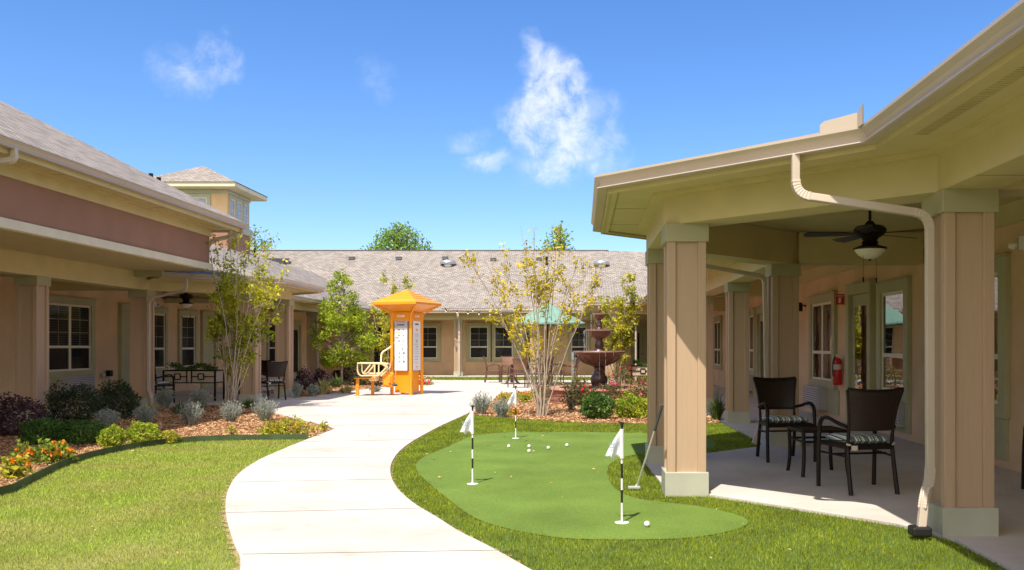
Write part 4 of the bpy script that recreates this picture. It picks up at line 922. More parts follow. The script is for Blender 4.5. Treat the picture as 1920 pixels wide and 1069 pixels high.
# fire extinguisher, sign, lights
fe = thing('fire_extinguisher', 'red fire extinguisher with a pale label hung on the tan wall between window and door', 'fire extinguisher', (4.60, 16.1, .68))
D = lambda nm, b, m, par, **k: link(nm, b.mesh(nm), m, par, shift=False, **k)
b = MB(); b.lathe([(.01, 0), (.07, .0), (.078, .02), (.078, .42), (.06, .47), (.03, .49), (.01, .49)], n=20); D('cylinder', b, redpaint, fe, smooth=True)
b = MB(); b.lathe([(.0795, .28), (.0795, .37)], n=20); D('label', b, mat('pale_label', (.55, .53, .45), .5), fe)
b = MB(); b.tube([(0, 0, .49), (0, 0, .53)], .02); b.tube([(-.02, .03, .53), (.0, -.10, .56)], .010); b.tube([(-.02, .03, .52), (.0, -.09, .51)], .008); D('valve', b, steel, fe)
b = MB(); b.tube(bez((-.02, 0, .51), (-.09, -.02, .52), (-.11, -.03, .35), (-.085, -.04, .15), 7), .011, n=6); D('hose', b, black_pl, fe, smooth=True)
sg = thing('extinguisher_sign', 'small red projecting sign with a white extinguisher symbol on the porch wall', 'sign', (4.62, 16.0, 2.12))
b = MB(); b.box(-.085, .08, -.004, .004, 0, .19); D('panel', b, redsign, sg)
b = MB(); b.box(-.030, .010, -.0065, -.0045, .03, .10); b.box(-.022, .002, -.0065, -.0045, .10, .118); b.box(-.022, .026, -.0067, -.0047, .118, .126); b.box(.012, .018, -.0065, -.0045, .06, .116)
b.box(-.07, .062, -.0065, -.0045, .160, .166); b.box(-.06, .052, -.0065, -.0045, .146, .151)
for a, c in ((-.082, -.079), (.074, .077)): b.box(a, c, -.0062, -.0044, .004, .186)
D('symbol', b, white, sg)
el = thing('emergency_light', 'white emergency light with two lamp heads on the wall above the porch window', 'emergency light', (4.70, 9.35, 2.35))
b = MB(); b.box(-.07, 0, -.14, .14, .05, .19); D('housing', b, white, el, bevel=.01)
for s in (-1, 1): b = MB(); b.sphere((-.10, s*.19, .10), .055, 8, .8); D('lamp_head', b, whiteglass, el, smooth=True)
el2 = dup(el, (-11.93, 24.9, 2.42), math.pi, 'white twin-headed emergency light on the wall behind the porch bay fan'); el['group'] = el2['group'] = 'emergency lights on the porch walls'
wsc = thing('wall_lamp', 'small bronze wall lamp beside the double window on the porch', 'lamp', (4.70, 18.75, 2.22)); b = MB(); b.tube([(0, 0, 0), (-.1, 0, .02)], .015); D('bracket', b, darkmetal, wsc); b = MB(); b.lathe([(.05, -.11), (.055, .03), (.03, .07), (.01, .07)], -.12, 0, 14); D('shade', b, darkmetal, wsc, smooth=True)
ub = thing('outlet_box', 'dark weatherproof outlet box on a grey pipe beside the air conditioner', 'outlet', (-11.95, 22.6, .62)); b = MB(); b.box(0, .10, -.08, .08, 0, .15); D('cover', b, darkmetal, ub, bevel=.01); b = MB(); b.tube([(.04, 0, 0), (.04, .02, -.55)], .02); D('conduit', b, greymetal, ub); b = MB(); b.lathe([(.06, 0), (.05, .09), (.01, .10)], .0, -.2, 12); D('bell', b, greymetal, ub)

# golf things
def pole_flag(px, py, label, pre=None):
    x, y = G(px, py)
    if pre: return dup(pre, (x, y, .008), 0, label, 'flagsticks on the putting green')
    t = thing('golf_flagstick', label, 'golf flag', (x, y, .008), 0, 'flagsticks on the putting green')
    b = MB(); b.tube([(0, 0, .0), (0, 0, .735)], .0085, n=10); D('pole', b, white, t, smooth=True)
    for a, c in ((.155, .255), (.345, .46), (.60, .745)): b = MB(); b.tube([(0, 0, a), (0, 0, c)], .0090, n=10); D('black_band', b, black_pl, t, smooth=True)
    b = MB(); b.lathe([(.004, .735), (.009, .742), (.01, .765), (.022, .775), (.022, .781), (.001, .782)], n=14); D('knob', b, black_pl, t, smooth=True)
    b = MB(); b.lathe([(.056, .0), (.056, .004), (.05, .0045), (.001, .0045)], n=24); D('cup_rim', b, white, t, smooth=True)
    b = MB(); vs, fs = [], []; nx, nz = 14, 10
    for j in range(nz+1):
        v = j/nz
        for i in range(nx+1):
            u = i/nx; L = .12; x0 = -.012-u*L; zt = .725-u*.17-u*u*.04; zb = .53-u*.03+.02*math.sin(u*3)
            if u > .0: zb = .50+.02*u+.02*math.sin(u*7)
            z = zb+(zt-zb)*v; vs.append((x0*(1-.25*(1-v)*u), .018*math.sin(u*7.5+v*1.5)*u**.6+.012*math.sin(v*5+u*4), min(z, zt)))
    for j in range(nz):
        for i in range(nx): a = j*(nx+1)+i; fs.append((a, a+1, a+nx+2, a+nx+1))
    b.add(vs, fs); f = D('flag', b, whitecloth, t, smooth=True)
    b = MB(); b.tube([(0, 0, .50), (0, 0, .728)], .0165, n=12); D('sleeve', b, whitecloth, t, smooth=True)
    b = MB(); blue = mat('faded_blue_print', (.25, .33, .45), .8)
    for i in range(5): b.box(-.048-i*.012, -.041-i*.012, -.034, -.0325, .60+.006*(i % 2), .625)
    b.box(-.105, -.045, -.034, -.0325, .585, .589); D('print', b, blue, f)
    return t
f1 = pole_flag(886, 909, 'white flag on a striped stick at the path side of the putting green')
pole_flag(967, 823, 'white flag on a striped stick farthest up the putting green, below the slender tree', f1)
f3 = pole_flag(1166, 982, 'white flag on a striped stick nearest the lone ball and the leaning putter', f1)
b0 = None
for i, (px, py, lab) in enumerate([(1213, 990, 'lone white golf ball closest to us near the flagstick'), (954, 841, 'white golf ball at the path end of the group of five'), (992, 841, 'white golf ball just behind the one nearest in the group of five'),
                          (992, 850, 'white golf ball nearest to us in the group of five'), (1028, 844, 'white golf ball in the group of five, second from the column end'), (1063, 839, 'white golf ball at the column end of the group of five')]):
    x, y = G(px, py)
    if b0 is None:
        b = MB(); b.sphere((0, 0, .0), .0225, 14); b0 = D('golf_ball', b, balls, None, smooth=True); tag(b0, lab, 'golf ball', 'golf balls on the putting green'); o = b0
    else: o = b0.copy(); COL.objects.link(o); o['label'] = lab
    o.location = (x, y, .031)
pu = thing('putter', 'steel putter with a black grip leaning against the porch column', 'golf club', (.53, 8.52, .02))
v = Vector((.755-.53-.012, 8.24-8.52, .82)); b = MB(); b.tube([(0, 0, .03), tuple(v*.72)], .0085, n=8); D('shaft', b, steel, pu, smooth=True)
b = MB(); b.tube([tuple(v*.70), tuple(v)], [.012, .017], n=8); D('grip', b, mat('grey_grip', (.06, .06, .06), .6), pu, smooth=True)
b = MB(); b.box(-.085, .03, -.012, .012, .006, .030); b.tube([(-.02, 0, .02), (0, 0, .05)], .007); D('head', b, steel, pu, bevel=.005)
gl = MB(); gl.box(-.01, .01, 0, .02, 0, .01)

# ------------------------------------------------------------------ kiosk and bench
K = thing('exercise_kiosk', 'orange metal kiosk with a peaked roof and white instruction panels on the path', 'kiosk', (-4.92, 25.28, .02), math.radians(-20))
H = .30
for (sx, sy) in ((-1, -1), (1, -1), (1, 1), (-1, 1)):
    b = MB(); b.tube([(sx*H, sy*H, 0), (sx*H, sy*H, 2.32)], .046, n=16); b.lathe([(.075, 0), (.075, .02), (.01, .02)], sx*H, sy*H, 14); D('post', b, orange, K, smooth=True)
b = MB(); b.box(-H-.03, H+.03, -H-.03, H+.03, 2.07, 2.31); D('frieze_box', b, orange, K, bevel=.008)
R = .71; b = MB()
steps = 6; vs = []; fs = []
for k in range(steps):      # stepped slopes
    r0 = R*(1-k/steps*.93); r1 = R*(1-(k+1)/steps*.93); z0 = 2.56+k*.062; z1 = z0+.062
    o = len(vs); vs += [(-r0, -r0, z0+.014), (r0, -r0, z0+.014), (r0, r0, z0+.014), (-r0, r0, z0+.014), (-r1, -r1, z1), (r1, -r1, z1), (r1, r1, z1), (-r1, r1, z1)]
    fs += [(o+i, o+(i+1) % 4, o+4+(i+1) % 4, o+4+i) for i in range(4)]
    if k: p = o-4; fs += [(p+i, p+(i+1) % 4, o+(i+1) % 4, o+i) for i in range(4)]
    else:
        vs += [(-r0, -r0, z0-.05), (r0, -r0, z0-.05), (r0, r0, z0-.05), (-r0, r0, z0-.05)]; fs += [(o+8+i, o+8+(i+1) % 4, o+(i+1) % 4, o+i) for i in range(4)]
fs.append((len(vs)-4, len(vs)-3, len(vs)-2, len(vs)-1)); b.add(vs, fs); b.add([(-.05, -.05, 2.935), (.05, -.05, 2.935), (.05, .05, 2.935), (-.05, .05, 2.935), (-.02, -.02, 2.965), (.02, -.02, 2.965), (.02, .02, 2.965), (-.02, .02, 2.965)], [(0, 1, 5, 4), (1, 2, 6, 5), (2, 3, 7, 6), (3, 0, 4, 7), (4, 5, 6, 7)])
D('roof', b, orange, K)
b = MB(); Q = .33; b.add([(-Q, -Q, 2.32), (Q, -Q, 2.32), (Q, Q, 2.32), (-Q, Q, 2.32), (-R+.03, -R+.03, 2.52), (R-.03, -R+.03, 2.52), (R-.03, R-.03, 2.52), (-R+.03, R-.03, 2.52)], [(0, 1, 5, 4), (1, 2, 6, 5), (2, 3, 7, 6), (3, 0, 4, 7)]); D('roof_underside', b, orange, K)
for (sx, sy) in ((-1, -1), (1, -1), (1, 1), (-1, 1)):
    b = MB(); b.tube([(sx*.32, sy*.32, 2.20), (sx*.35, sy*.35, 2.28), (sx*.66, sy*.66, 2.52)], .03, n=4); D('bracket', b, orange, K)
paper = mat('panel_white', (.80, .80, .80), .35, var=.01); ink = mat('panel_ink', (.05, .05, .06), .5); faint = mat('panel_faint_ink', (.50, .48, .47), .5); tagr = mat('tag_red', (.80, .22, .18), .5); tagy = mat('tag_yellow', (.85, .62, .12), .5); tago = mat('tag_orange', (.75, .40, .20), .5)
def panel(T, w, rows, kind):
    b = MB(T); b.box(-w/2, w/2, 0, .012, .68, 2.06); o = D('sign_panel', b, paper, K)
    mi, mf, mr_, my, mo = MB(T), MB(T), MB(T), MB(T), MB(T); t = lambda m, a, c, z0, z1: m.box(a, c, .0125, .0140, z0, z1)
    L = -w/2
    if kind == 0:
        mg = MB(T); mg.box(-w/2+.002, w/2-.002, .0122, .0128, 1.87, 2.058); D('panel_header', mg, mat('panel_grey', (.45, .46, .50), .5), o)
        for i in range(14): t(mi, L+.065+i*.019, L+.065+i*.019+.013, 2.028, 2.044)
        for i in range(9): t(mf, L+.11+i*.018, L+.11+i*.018+.012, 2.004, 2.010)
        t(mi, L+.07, L+.31, 1.935, 1.967)
        t(mr_, L+.02, L+.085, 1.893, 1.918); t(mf, L+.09, L+.18, 1.893, 1.903)
        t(my, L+.02, L+.165, 1.735, 1.76); t(mr_, L+.015, L+.13, 1.575, 1.605)
        for zc in (1.81, 1.655, 1.50):
            for a, c in ((.035, .055),): t(mf, L+a, L+c, zc-.004, zc+.004)
            for xc in (.115, .155, .275): 
                t(mi, L+xc-.006, L+xc+.004, zc+.01, zc+.028); mi.box(L+xc-.012, L+xc+.012, .0125, .014, zc-.014, zc+.010); t(mi, L+xc+.006, L+xc+.018, zc-.020, zc-.006)
            for q in (.042, -.042): t(mo, L+.03, L+.36, zc+q-.001, zc+q+.001)
        for i in range(10): t(mi, L+.09+i*.02, L+.09+i*.02+.013, 1.395, 1.404)
        for j, zc in enumerate((1.285, 1.165, 1.045, .925)):
            t(mo, L+.03, L+.17, zc+.052, zc+.060); t(mo, L+.03, L+.36, zc-.058, zc-.056)
            for xc in ((.265,) if j == 0 else (.15, .28, .31) if j != 2 else (.15, .30)):
                t(mi, L+xc-.006, L+xc+.006, zc+.016, zc+.036); t(mi, L+xc-.014, L+xc+.012, zc-.016, zc+.016); t(mi, L+xc-.02, L+xc-.002, zc-.032, zc-.016)
            for q in (.015, 0, -.015): t(mf, L+.06, L+.115, zc+q-.003, zc+q+.003); t(mf, L+.19, L+.245, zc+q-.003, zc+q+.003)
        for z in (.80, .76): t(mf, L+.04, L+.34, z-.006, z+.006)
    else:
        for i in range(6): t(mi, L+.09+i*.034, L+.09+i*.034+.026, 1.95, 1.995)
        t(mo, L+.13, L+.25, 1.79, 1.85)
        for z in (1.72, 1.68, 1.66, 1.62, 1.55, 1.42, 1.40, 1.30, 1.26, 1.20, 1.15, 1.08, 1.06, 1.0, .98, .92): t(mf, L+.07, L+.31-(.05 if int(z*100) % 3 else 0), z-.006, z+.006)
        t(mf, L+.13, L+.25, 1.46, 1.52); t(mo, L+.09, L+.30, .868, .88); t(mo, L+.12, L+.26, .76, .80); t(mf, L+.08, L+.30, .71, .722)
        for i in range(5): t(mi, L+.12+i*.03, L+.12+i*.03+.02, 1.335, 1.352)
    for nm, mb_, mm in (('symbol', mi, ink), ('text_line', mf, faint), ('red_tag', mr_, tagr), ('yellow_tag', my, tagy), ('orange_line', mo, tago)):
        if mb_.v: D(nm, mb_, mm, o)
panel(lambda u, v, z: (u, -H-v-.01, z), .40, 0, 0); panel(lambda u, v, z: (H+v+.01, u, z), .40, 0, 1)
for T in (lambda u, v, z: (u, -H-.031-v, z), lambda u, v, z: (H+.031+v, u, z)):
    b = MB(T); b.box(-.12, .12, 0, .006, 2.17, 2.225); bd = D('badge', b, paper, K, bevel=.003); b = MB(T)
    for i in range(7): b.box(-.10+i*.021, -.10+i*.021+.015, .0062, .008, 2.186, 2.209)
    b.box(.075, .10, .0062, .008, 2.19, 2.204); D('lettering', b, tago, bd)
b = MB(); b.box(-.24, .24, -.245, -.235, .06, .66); b.box(.235, .245, -.10, .24, .06, .66); D('lower_panel', b, orange, K)
# bench with rails and hand pedals
Bn = thing('exercise_bench', 'orange and cream exercise bench with tube rails and hand pedals joined to the kiosk', 'exercise machine', (-5.9, 24.8, .02))
O = Vector((-5.9, 24.8, .02))
def W(nm, b, m, **k): return link(nm, b.mesh(nm), m, Bn, **k)
for (x, y) in ((-6.12, 24.50), (-5.82, 25.0)):
    b = MB(); b.box(x-.038, x+.038, y-.038, y+.038, .03, .49); b.box(x-.08, x+.08, y-.07, y+.07, .02, .035); W('leg', b, orange, bevel=.006)
b = MB(); b.box(-6.19, -5.68, 24.38, 25.08, .49, .525); W('bench_frame', b, orange, bevel=.006)
b = MB(); b.box(-6.21, -5.72, 24.36, 25.10, .526, .55); W('foot_pad', b, black_pl, bevel=.005)
b = MB(); b.prism([(-5.97, 24.55), (-5.52, 24.55), (-5.50, 24.95), (-5.97, 24.95)], .59, .645); W('seat', b, creamtube, bevel=.02)
for y in (24.5, 25.0):
    b = MB(); b.tube([(-6.02, y, .56), (-6.09, y, .61), (-6.12, y, .70), (-6.12, y, .91), (-5.65, y, .905), (-5.32, y, .885)], .024, n=8)
    b.tube([(-5.65, y, .905), (-5.655, y, .60)], .022, n=8); b.tube([(-5.765, y, .875), (-5.96, y, .626)], .022, n=8); b.tube([(-6.02, y, .56), (-5.55, y, .57), (-5.34, y, .78), (-5.32, y, .885)], .024, n=8); W('side_rail', b, creamtube, smooth=True)
b = MB(); b.tube([(-5.28, 24.9, 1.37), (-5.48, 24.75, 1.22), (-5.51, 24.7, 1.16), (-5.515, 24.65, .96), (-5.46, 24.6, .88), (-5.32, 24.6, .80), (-5.35, 24.6, .70), (-5.50, 24.6, .55)], .024, n=8); W('hand_rail', b, creamtube, smooth=True)
b = MB(); b.box(-5.83, -5.62, 24.56, 24.9, .42, .585); W('bracket', b, creamtube, bevel=.02)
b = MB(lambda x, y, z: (x, z, y)); 
prof = [(-5.46, .30), (-5.40, .25), (-5.26, .24), (-5.20, .27), (-5.18, .60), (-5.24, .66), (-5.42, .66), (-5.48, .60)]
b.prism(prof, 24.62, 24.86); b.prism([(x*.75-5.36*.25-.0, z*.75+.11) for x, z in prof], 24.58, 24.62); W('pedal_housing', b, orange, bevel=.02)
b = MB(); b.tube([(-5.27, 24.6, .36), (-5.27, 24.52, .36), (-5.10, 24.50, .32)], .014, n=8); b.tube([(-5.13, 24.44, .315), (-5.02, 24.44, .325)], .032, n=10); W('pedal', b, black_pl, smooth=True)

# ------------------------------------------------------------------ fountain
FX, FY = .43, 21.7
Fo = thing('fountain', 'three-tiered terracotta fountain running with water above a round pool', 'fountain', (FX, FY, .3))
def FL(nm, prof, m=terracotta, **k): b = MB(); b.lathe([(r, z-.3) for r, z in prof], n=48, **k); return D(nm, b, m, Fo, smooth=True)
FL('plinth', [(.01, .10), (.34, .10), (.34, .30), (.30, .33), (.30, .36), (.01, .36)])
FL('pedestal', [(.01, .36), (.19, .36), (.19, .40), (.17, .42), (.20, .50), (.212, .57), (.195, .64), (.15, .70), (.125, .74), (.125, .80), (.135, .82), (.13, .86), (.17, .90), (.01, .91)], wetstone)
FL('lower_bowl', [(.01, .90), (.20, .90), (.26, .93), (.385, 1.00), (.47, 1.07), (.53, 1.14), (.555, 1.185), (.60, 1.19), (.635, 1.215), (.64, 1.24), (.62, 1.265), (.56, 1.265), (.52, 1.22), (.01, 1.20)])
b = MB()
for k in range(16):
    a = 2*math.pi*k/16; ca, sa = math.cos(a), math.sin(a); b.tube([(r*ca, r*sa, z-.3) for r, z in ((.27, .935), (.39, 1.0), (.475, 1.07), (.53, 1.135))], [.008, .016, .02, .012], n=6)
D('bowl_ribs', b, terracotta, Fo, smooth=True)
FL('middle_stem', [(.01, 1.20), (.15, 1.20), (.16, 1.25), (.13, 1.30), (.10, 1.33), (.112, 1.38), (.112, 1.42), (.09, 1.48), (.075, 1.52), (.10, 1.56), (.01, 1.57)], wetstone)
FL('middle_bowl', [(.01, 1.56), (.12, 1.56), (.2, 1.61), (.265, 1.67), (.295, 1.715), (.335, 1.72), (.358, 1.745), (.352, 1.775), (.30, 1.78), (.27, 1.75), (.01, 1.74)])
FL('upper_stem', [(.01, 1.74), (.08, 1.74), (.08, 1.79), (.055, 1.83), (.07, 1.88), (.07, 1.92), (.05, 1.97), (.045, 2.0), (.065, 2.03), (.01, 2.03)], wetstone)
FL('upper_bowl', [(.01, 2.03), (.07, 2.03), (.11, 2.06), (.145, 2.10), (.16, 2.115), (.18, 2.13), (.182, 2.16), (.16, 2.175), (.14, 2.15), (.01, 2.14)])
FL('finial', [(.01, 2.14), (.035, 2.15), (.02, 2.18), (.035, 2.21), (.043, 2.25), (.038, 2.30), (.02, 2.34), (.002, 2.36)])
b = MB()
for i in range(22):
    a = random.uniform(0, 6.28); r = random.uniform(0, .02); z1 = random.uniform(2.42, 2.50); b.tube([(r*math.cos(a)-.01, r*math.sin(a), 2.06), (r*math.cos(a)*1.4-.012, r*math.sin(a)*1.4, z1-.3)], [.006, .003], n=4)
for (rr, zt, zb, n) in ((.645, 1.23, .42, 30), (.36, 1.75, 1.26, 14), (.185, 2.14, 1.77, 10)):
    for i in range(n):
        a = random.choice((random.gauss(3.35, .2), random.gauss(3.35, .35), random.uniform(0, 6.28))); q = rr+random.uniform(0, .025); zz = zt
        while zz > zb: l2 = random.uniform(.05, .22); z2 = max(zb, zz-l2); b.tube([(q*math.cos(a), q*math.sin(a), zz-.3), (q*math.cos(a)+.004, q*math.sin(a), z2-.3)], random.uniform(.0018, .0038), n=4); zz = z2-random.uniform(.02, .25)
stuff(D('water', b, waterm, Fo))
Po = thing('fountain_pool', 'round low red brick pool wall under the fountain', 'pool', (FX, FY, 0))
b = MB(); b.lathe([(1.2, 0), (1.2, .33), (1.0, .33), (1.0, 0)], n=64); D('wall', b, brickred, Po)
b = MB(); b.lathe([(1.24, .33), (1.25, .35), (1.24, .385), (.97, .385), (.97, .33)], n=64); D('coping', b, mat('coping_stone', (.42, .22, .15), .7, var=.2, vscale=10), Po)
b = MB(); b.lathe([(1.21, .10), (1.206, .11), (1.21, .12)], n=64); b.lathe([(1.21, .21), (1.206, .22), (1.21, .23)], n=64); D('mortar_line', b, soil, Po)
b = MB(); b.lathe([(1.0, .29), (.01, .29)], n=48); D('water', b, mat('pool_water', (.03, .035, .03), .06, bump=.4, bscale=30, spec=1), Po)

# string lights
def bulbs(name, pts, sag, n, label):
    t = thing(name, label, 'string lights', pts[0], group='bulb strings along the far porch'); o = Vector(pts[0]); w = MB(); P = []
    for a, c in zip(pts, pts[1:]):
        for i in range(13): s = i/12; p = Vector(a).lerp(Vector(c), s); p.z -= sag*4*s*(1-s); P.append(p-o)
    w.tube(P, .010, n=4); D('wire', w, black_pl, t)
    L = [0]
    for a, c in zip(P, P[1:]): L.append(L[-1]+(c-a).length)
    for k in range(n):
        d = L[-1]*(k+.5)/n; j = max(i for i in range(len(L)) if L[i] <= d); j = min(j, len(P)-2); s = (d-L[j])/(L[j+1]-L[j]); p = P[j].lerp(P[j+1], s)
        b = MB(); b.tube([(p.x, p.y, p.z), (p.x, p.y, p.z-.075)], .028, n=8); sk = D('socket', b, black_pl, t); b = MB(); b.sphere((p.x, p.y, p.z-.11), .036, 6, 1.2); D('bulb', b, whiteglass, sk, smooth=True)
bulbs('string_lights', [(-6.2, 39.55, 3.02), (-2.8, 38.6, 2.83), (A(961, 37.5), 37.5, 2.70)], .05, 9, 'string of small bulbs hanging lower, in front of the far porch beam')
bulbs('string_lights', [(-6.6, 39.6, 3.08), (-2.8, 39.5, 3.12), (A(1106, 35), 35, 3.05), (A(1108, 31), 31, 2.95)], .07, 11, 'string of small bulbs running higher along the far gutter towards the fountain')

# ------------------------------------------------------------------ plants
def tube_np(acc, pts, rs, n=5):
    V, F = acc; o = sum(len(v) for v in V); P = np.array(pts, float); m = len(P); t = np.gradient(P, axis=0); t /= np.linalg.norm(t, axis=1)[:, None]+1e-9
    ref = np.array([.31, .87, .12]); a = np.cross(t, ref); a /= np.linalg.norm(a, axis=1)[:, None]; b = np.cross(t, a)
    th = 2*np.pi*np.arange(n)/n; rs = np.array(rs)
    V.append((P[:, None]+rs[:, None, None]*(a[:, None]*np.cos(th)[None, :, None]+b[:, None]*np.sin(th)[None, :, None])).reshape(-1, 3))
    i = np.arange(m-1)[:, None]*n; k = np.arange(n)[None]; F.append(o+np.stack([i+k, i+(k+1) % n, i+n+(k+1) % n, i+n+k], -1).reshape(-1, 4))
def fin(acc, name): V, F = acc; return np_mesh(name, np.concatenate(V), np.concatenate(F))
def sm(o):
    o.data.polygons.foreach_set('use_smooth', [True]*len(o.data.polygons)); return o
def crape(label, base, tips, leafmat, dens=1.0, lsize=.05, r0=.022, seed=1, sub=5, leafstart=.5, group='multi-stemmed young trees', barkm=bark, weights=None):
    R_ = np.random.default_rng(seed); bx, by = base; t = thing('crape_myrtle', label, 'tree', (bx, by, 0), group=group); acc = ([], []); LP = []
    for k, (tx, ty, tz) in enumerate(tips):
        b0 = np.array([R_.normal(0, .055), R_.normal(0, .05), -.02]); T = np.array([tx, ty, tz]); H = tz
        c1 = b0+np.array([(tx)*.12+R_.normal(0, .05), ty*.12, H*.30]); c2 = np.array([tx*.55+R_.normal(0, .07), ty*.55+R_.normal(0, .05), H*.66])
        s = np.linspace(0, 1, 18)[:, None]; P = b0*(1-s)**3+3*c1*s*(1-s)**2+3*c2*s*s*(1-s)+T*s**3; P[1:] += np.cumsum(R_.normal(0, .008, (17, 3)), 0)*np.array([1, 1, .3])
        rs = np.linspace(r0*R_.uniform(.75, 1.1), .004, 18); tube_np(acc, P, rs, 6)
        w = weights[k] if weights else 1
        for q in range(sub):
            i = int(R_.uniform(leafstart*.75, .95)*17); p = P[i]; d = (P[min(i+1, 17)]-P[i-1]); d /= np.linalg.norm(d); d = d+R_.normal(0, .42, 3); d[2] = abs(d[2])*.8+.25; d /= np.linalg.norm(d); L = R_.uniform(.3, .75)*H/4
            ss = np.linspace(0, 1, 7)[:, None]; Q = p+d*ss*L+np.array([0, 0, .12])*ss**2*L+np.cumsum(R_.normal(0, .006, (7, 3)), 0); tube_np(acc, Q, np.linspace(rs[i]*.55, .002, 7), 4)
            for j in range(3, 7):
                for _ in range(int(w*dens*R_.poisson(3.2))): LP.append((Q[j], .075))
            if R_.random() < .6:
                d2 = d+R_.normal(0, .5, 3); d2 /= np.linalg.norm(d2); Q2 = Q[3]+d2*ss*L*.6; tube_np(acc, Q2, np.linspace(.004, .0015, 7), 4)
                for j in range(2, 7):
                    for _ in range(int(w*dens*R_.poisson(2.6))): LP.append((Q2[j], .06))
        for i in range(int(leafstart*17), 18):
            for _ in range(int(w*dens*R_.poisson(1.7))): LP.append((P[i], .08))
    sm(link('trunk', fin(acc, 'trunk'), barkm, t, shift=False, recalc=False))
    C = np.array([p for p, _ in LP]); S = np.array([q for _, q in LP])[:, None]; C = np.repeat(C, 5, 0); S = np.repeat(S, 5, 0)*.72
    C = C+rng.normal(0, 1, C.shape)*S; V, F = leaves_np(C, lsize, .5); link('crown', np_mesh('crown', V, F), leafmat, t, shift=False, recalc=False)
    return t
def pxtips(base, lst, dy=.5, seed=0):
    bx, by = base; R_ = np.random.default_rng(seed); out = []
    for (px, py) in lst:
        o = R_.uniform(-dy, dy); Y = by+o; out.append((A(px, Y)-bx, o, CAMH+(PY-py)*Y/FPX))
    return out
B2 = G(1015, 781)
crape('sparse multi-stemmed young tree with olive leaves, centre of the bed below the fountain', B2,
      pxtips(B2, [(880, 478), (905, 490), (945, 470), (978, 425), (1003, 428), (1030, 470), (1052, 468), (1085, 480), (1112, 482), (1125, 500), (1070, 520), (1010, 510), (985, 520), (1045, 440), (940, 520), (1110, 560), (915, 560), (1060, 600), (1000, 600), (960, 590)], .7, 3), L_crape, .42, .068, .017, 5, sub=6, leafstart=.78)
B1 = G(432, 769)
crape('tall slender multi-stemmed tree, green and yellow leaves, before the porch bay with the planter', B1,
      pxtips(B1, [(385, 440), (398, 430), (415, 470), (390, 490), (428, 410), (445, 440), (460, 430), (500, 440), (520, 450), (480, 500), (540, 500), (505, 530), (470, 560), (400, 560), (520, 600), (450, 600), (410, 620), (530, 560), (440, 500)], .8, 4), L_crapeg, .5, .08, .019, 9, sub=6, leafstart=.5)
B3 = (A(1160, 27.0), 27.0)
crape('young multi-stemmed tree with yellow-green leaves just behind the fountain', B3,
      pxtips(B3, [(1125, 535), (1135, 560), (1150, 520), (1165, 525), (1178, 515), (1190, 530), (1185, 560), (1140, 600), (1170, 590), (1195, 580), (1128, 590), (1160, 560)], .6, 5), L_yel, .9, .09, .022, 13, sub=6, leafstart=.45)
B4 = (A(727, 31.5), 31.5)
crape('young multi-stemmed tree with yellow leaves behind the orange kiosk', B4,
      pxtips(B4, [(722, 518), (735, 512), (752, 520), (776, 522), (712, 560), (700, 570), (745, 540), (765, 530), (706, 640), (716, 600)], .6, 6), L_yel, .9, .09, .02, 17, sub=5, leafstart=.45)

def clump_leaves(centers, n, sz):   # leaves on and in a set of ellipsoid clumps
    out = []
    for (c, r) in centers:
        m = max(3, int(n*r[0]*r[2])); d = rng.normal(0, 1, (m, 3)); d /= np.linalg.norm(d, axis=1)[:, None]; out.append(np.array(c)+d*np.array(r)*rng.uniform(.45, 1.02, m)[:, None]**.6)
    return np.concatenate(out)
def tree(name, label, base, trunk_h, prof, clumps, leafn, lsize, lm, bm_=darkbark, r0=.05, group=None, asp=.5, crad=.3):
    # prof: list of (height, radius) of the crown
    bx, by = base; t = thing(name, label, 'tree', (bx, by, 0), group=group); acc = ([], []); top = prof[-1][0]
    s = np.linspace(0, 1, 10)[:, None]; P = np.concatenate([rng.normal(0, .02, (10, 2))*s, s*top*.93], 1); tube_np(acc, P, np.linspace(r0, r0*.15, 10), 8); C = []
    hs_ = np.array([p[0] for p in prof]); rs_ = np.array([p[1] for p in prof])
    for k in range(clumps):
        z = rng.uniform(hs_[0], hs_[-1]); R0 = np.interp(z, hs_, rs_)
        if rng.random() > .25+R0/rs_.max(): z = rng.uniform(hs_[0], hs_[len(hs_)//2]); R0 = np.interp(z, hs_, rs_)
        a = rng.uniform(0, 2*np.pi); q = R0*math.sqrt(rng.uniform(.15, 1)); c = np.array([q*math.cos(a), q*math.sin(a), z]); rr = crad*rng.uniform(.5, 1.2)*min(1, .35+R0/rs_.max())
        C.append((c, (rr, rr, rr*.8))); st = np.array([0, 0, max(trunk_h*.9, z-q*.8)]); ss = np.linspace(0, 1, 6)[:, None]; tube_np(acc, st*(1-ss)+c*ss+np.array([0, 0, .06])*ss*(1-ss), np.linspace(r0*.3, r0*.08, 6), 4)
    sm(link('trunk', fin(acc, 'trunk'), bm_, t, shift=False, recalc=False))
    Pl = clump_leaves(C, leafn, lsize); V, F = leaves_np(Pl, lsize, asp); link('crown', np_mesh('crown', V, F), lm, t, shift=False, recalc=False); return t
tree('young_oak', 'bushy bright green young tree on a thin trunk between the porch and the kiosk', (A(641, 31.0), 31.0), 1.0, [(.72, .45), (.98, .92), (1.5, 1.15), (2.1, .92), (2.6, .68), (3.2, .5), (3.7, .3), (4.08, .05)], 170, 1700, .09, L_green, bark, .045, crad=.26)
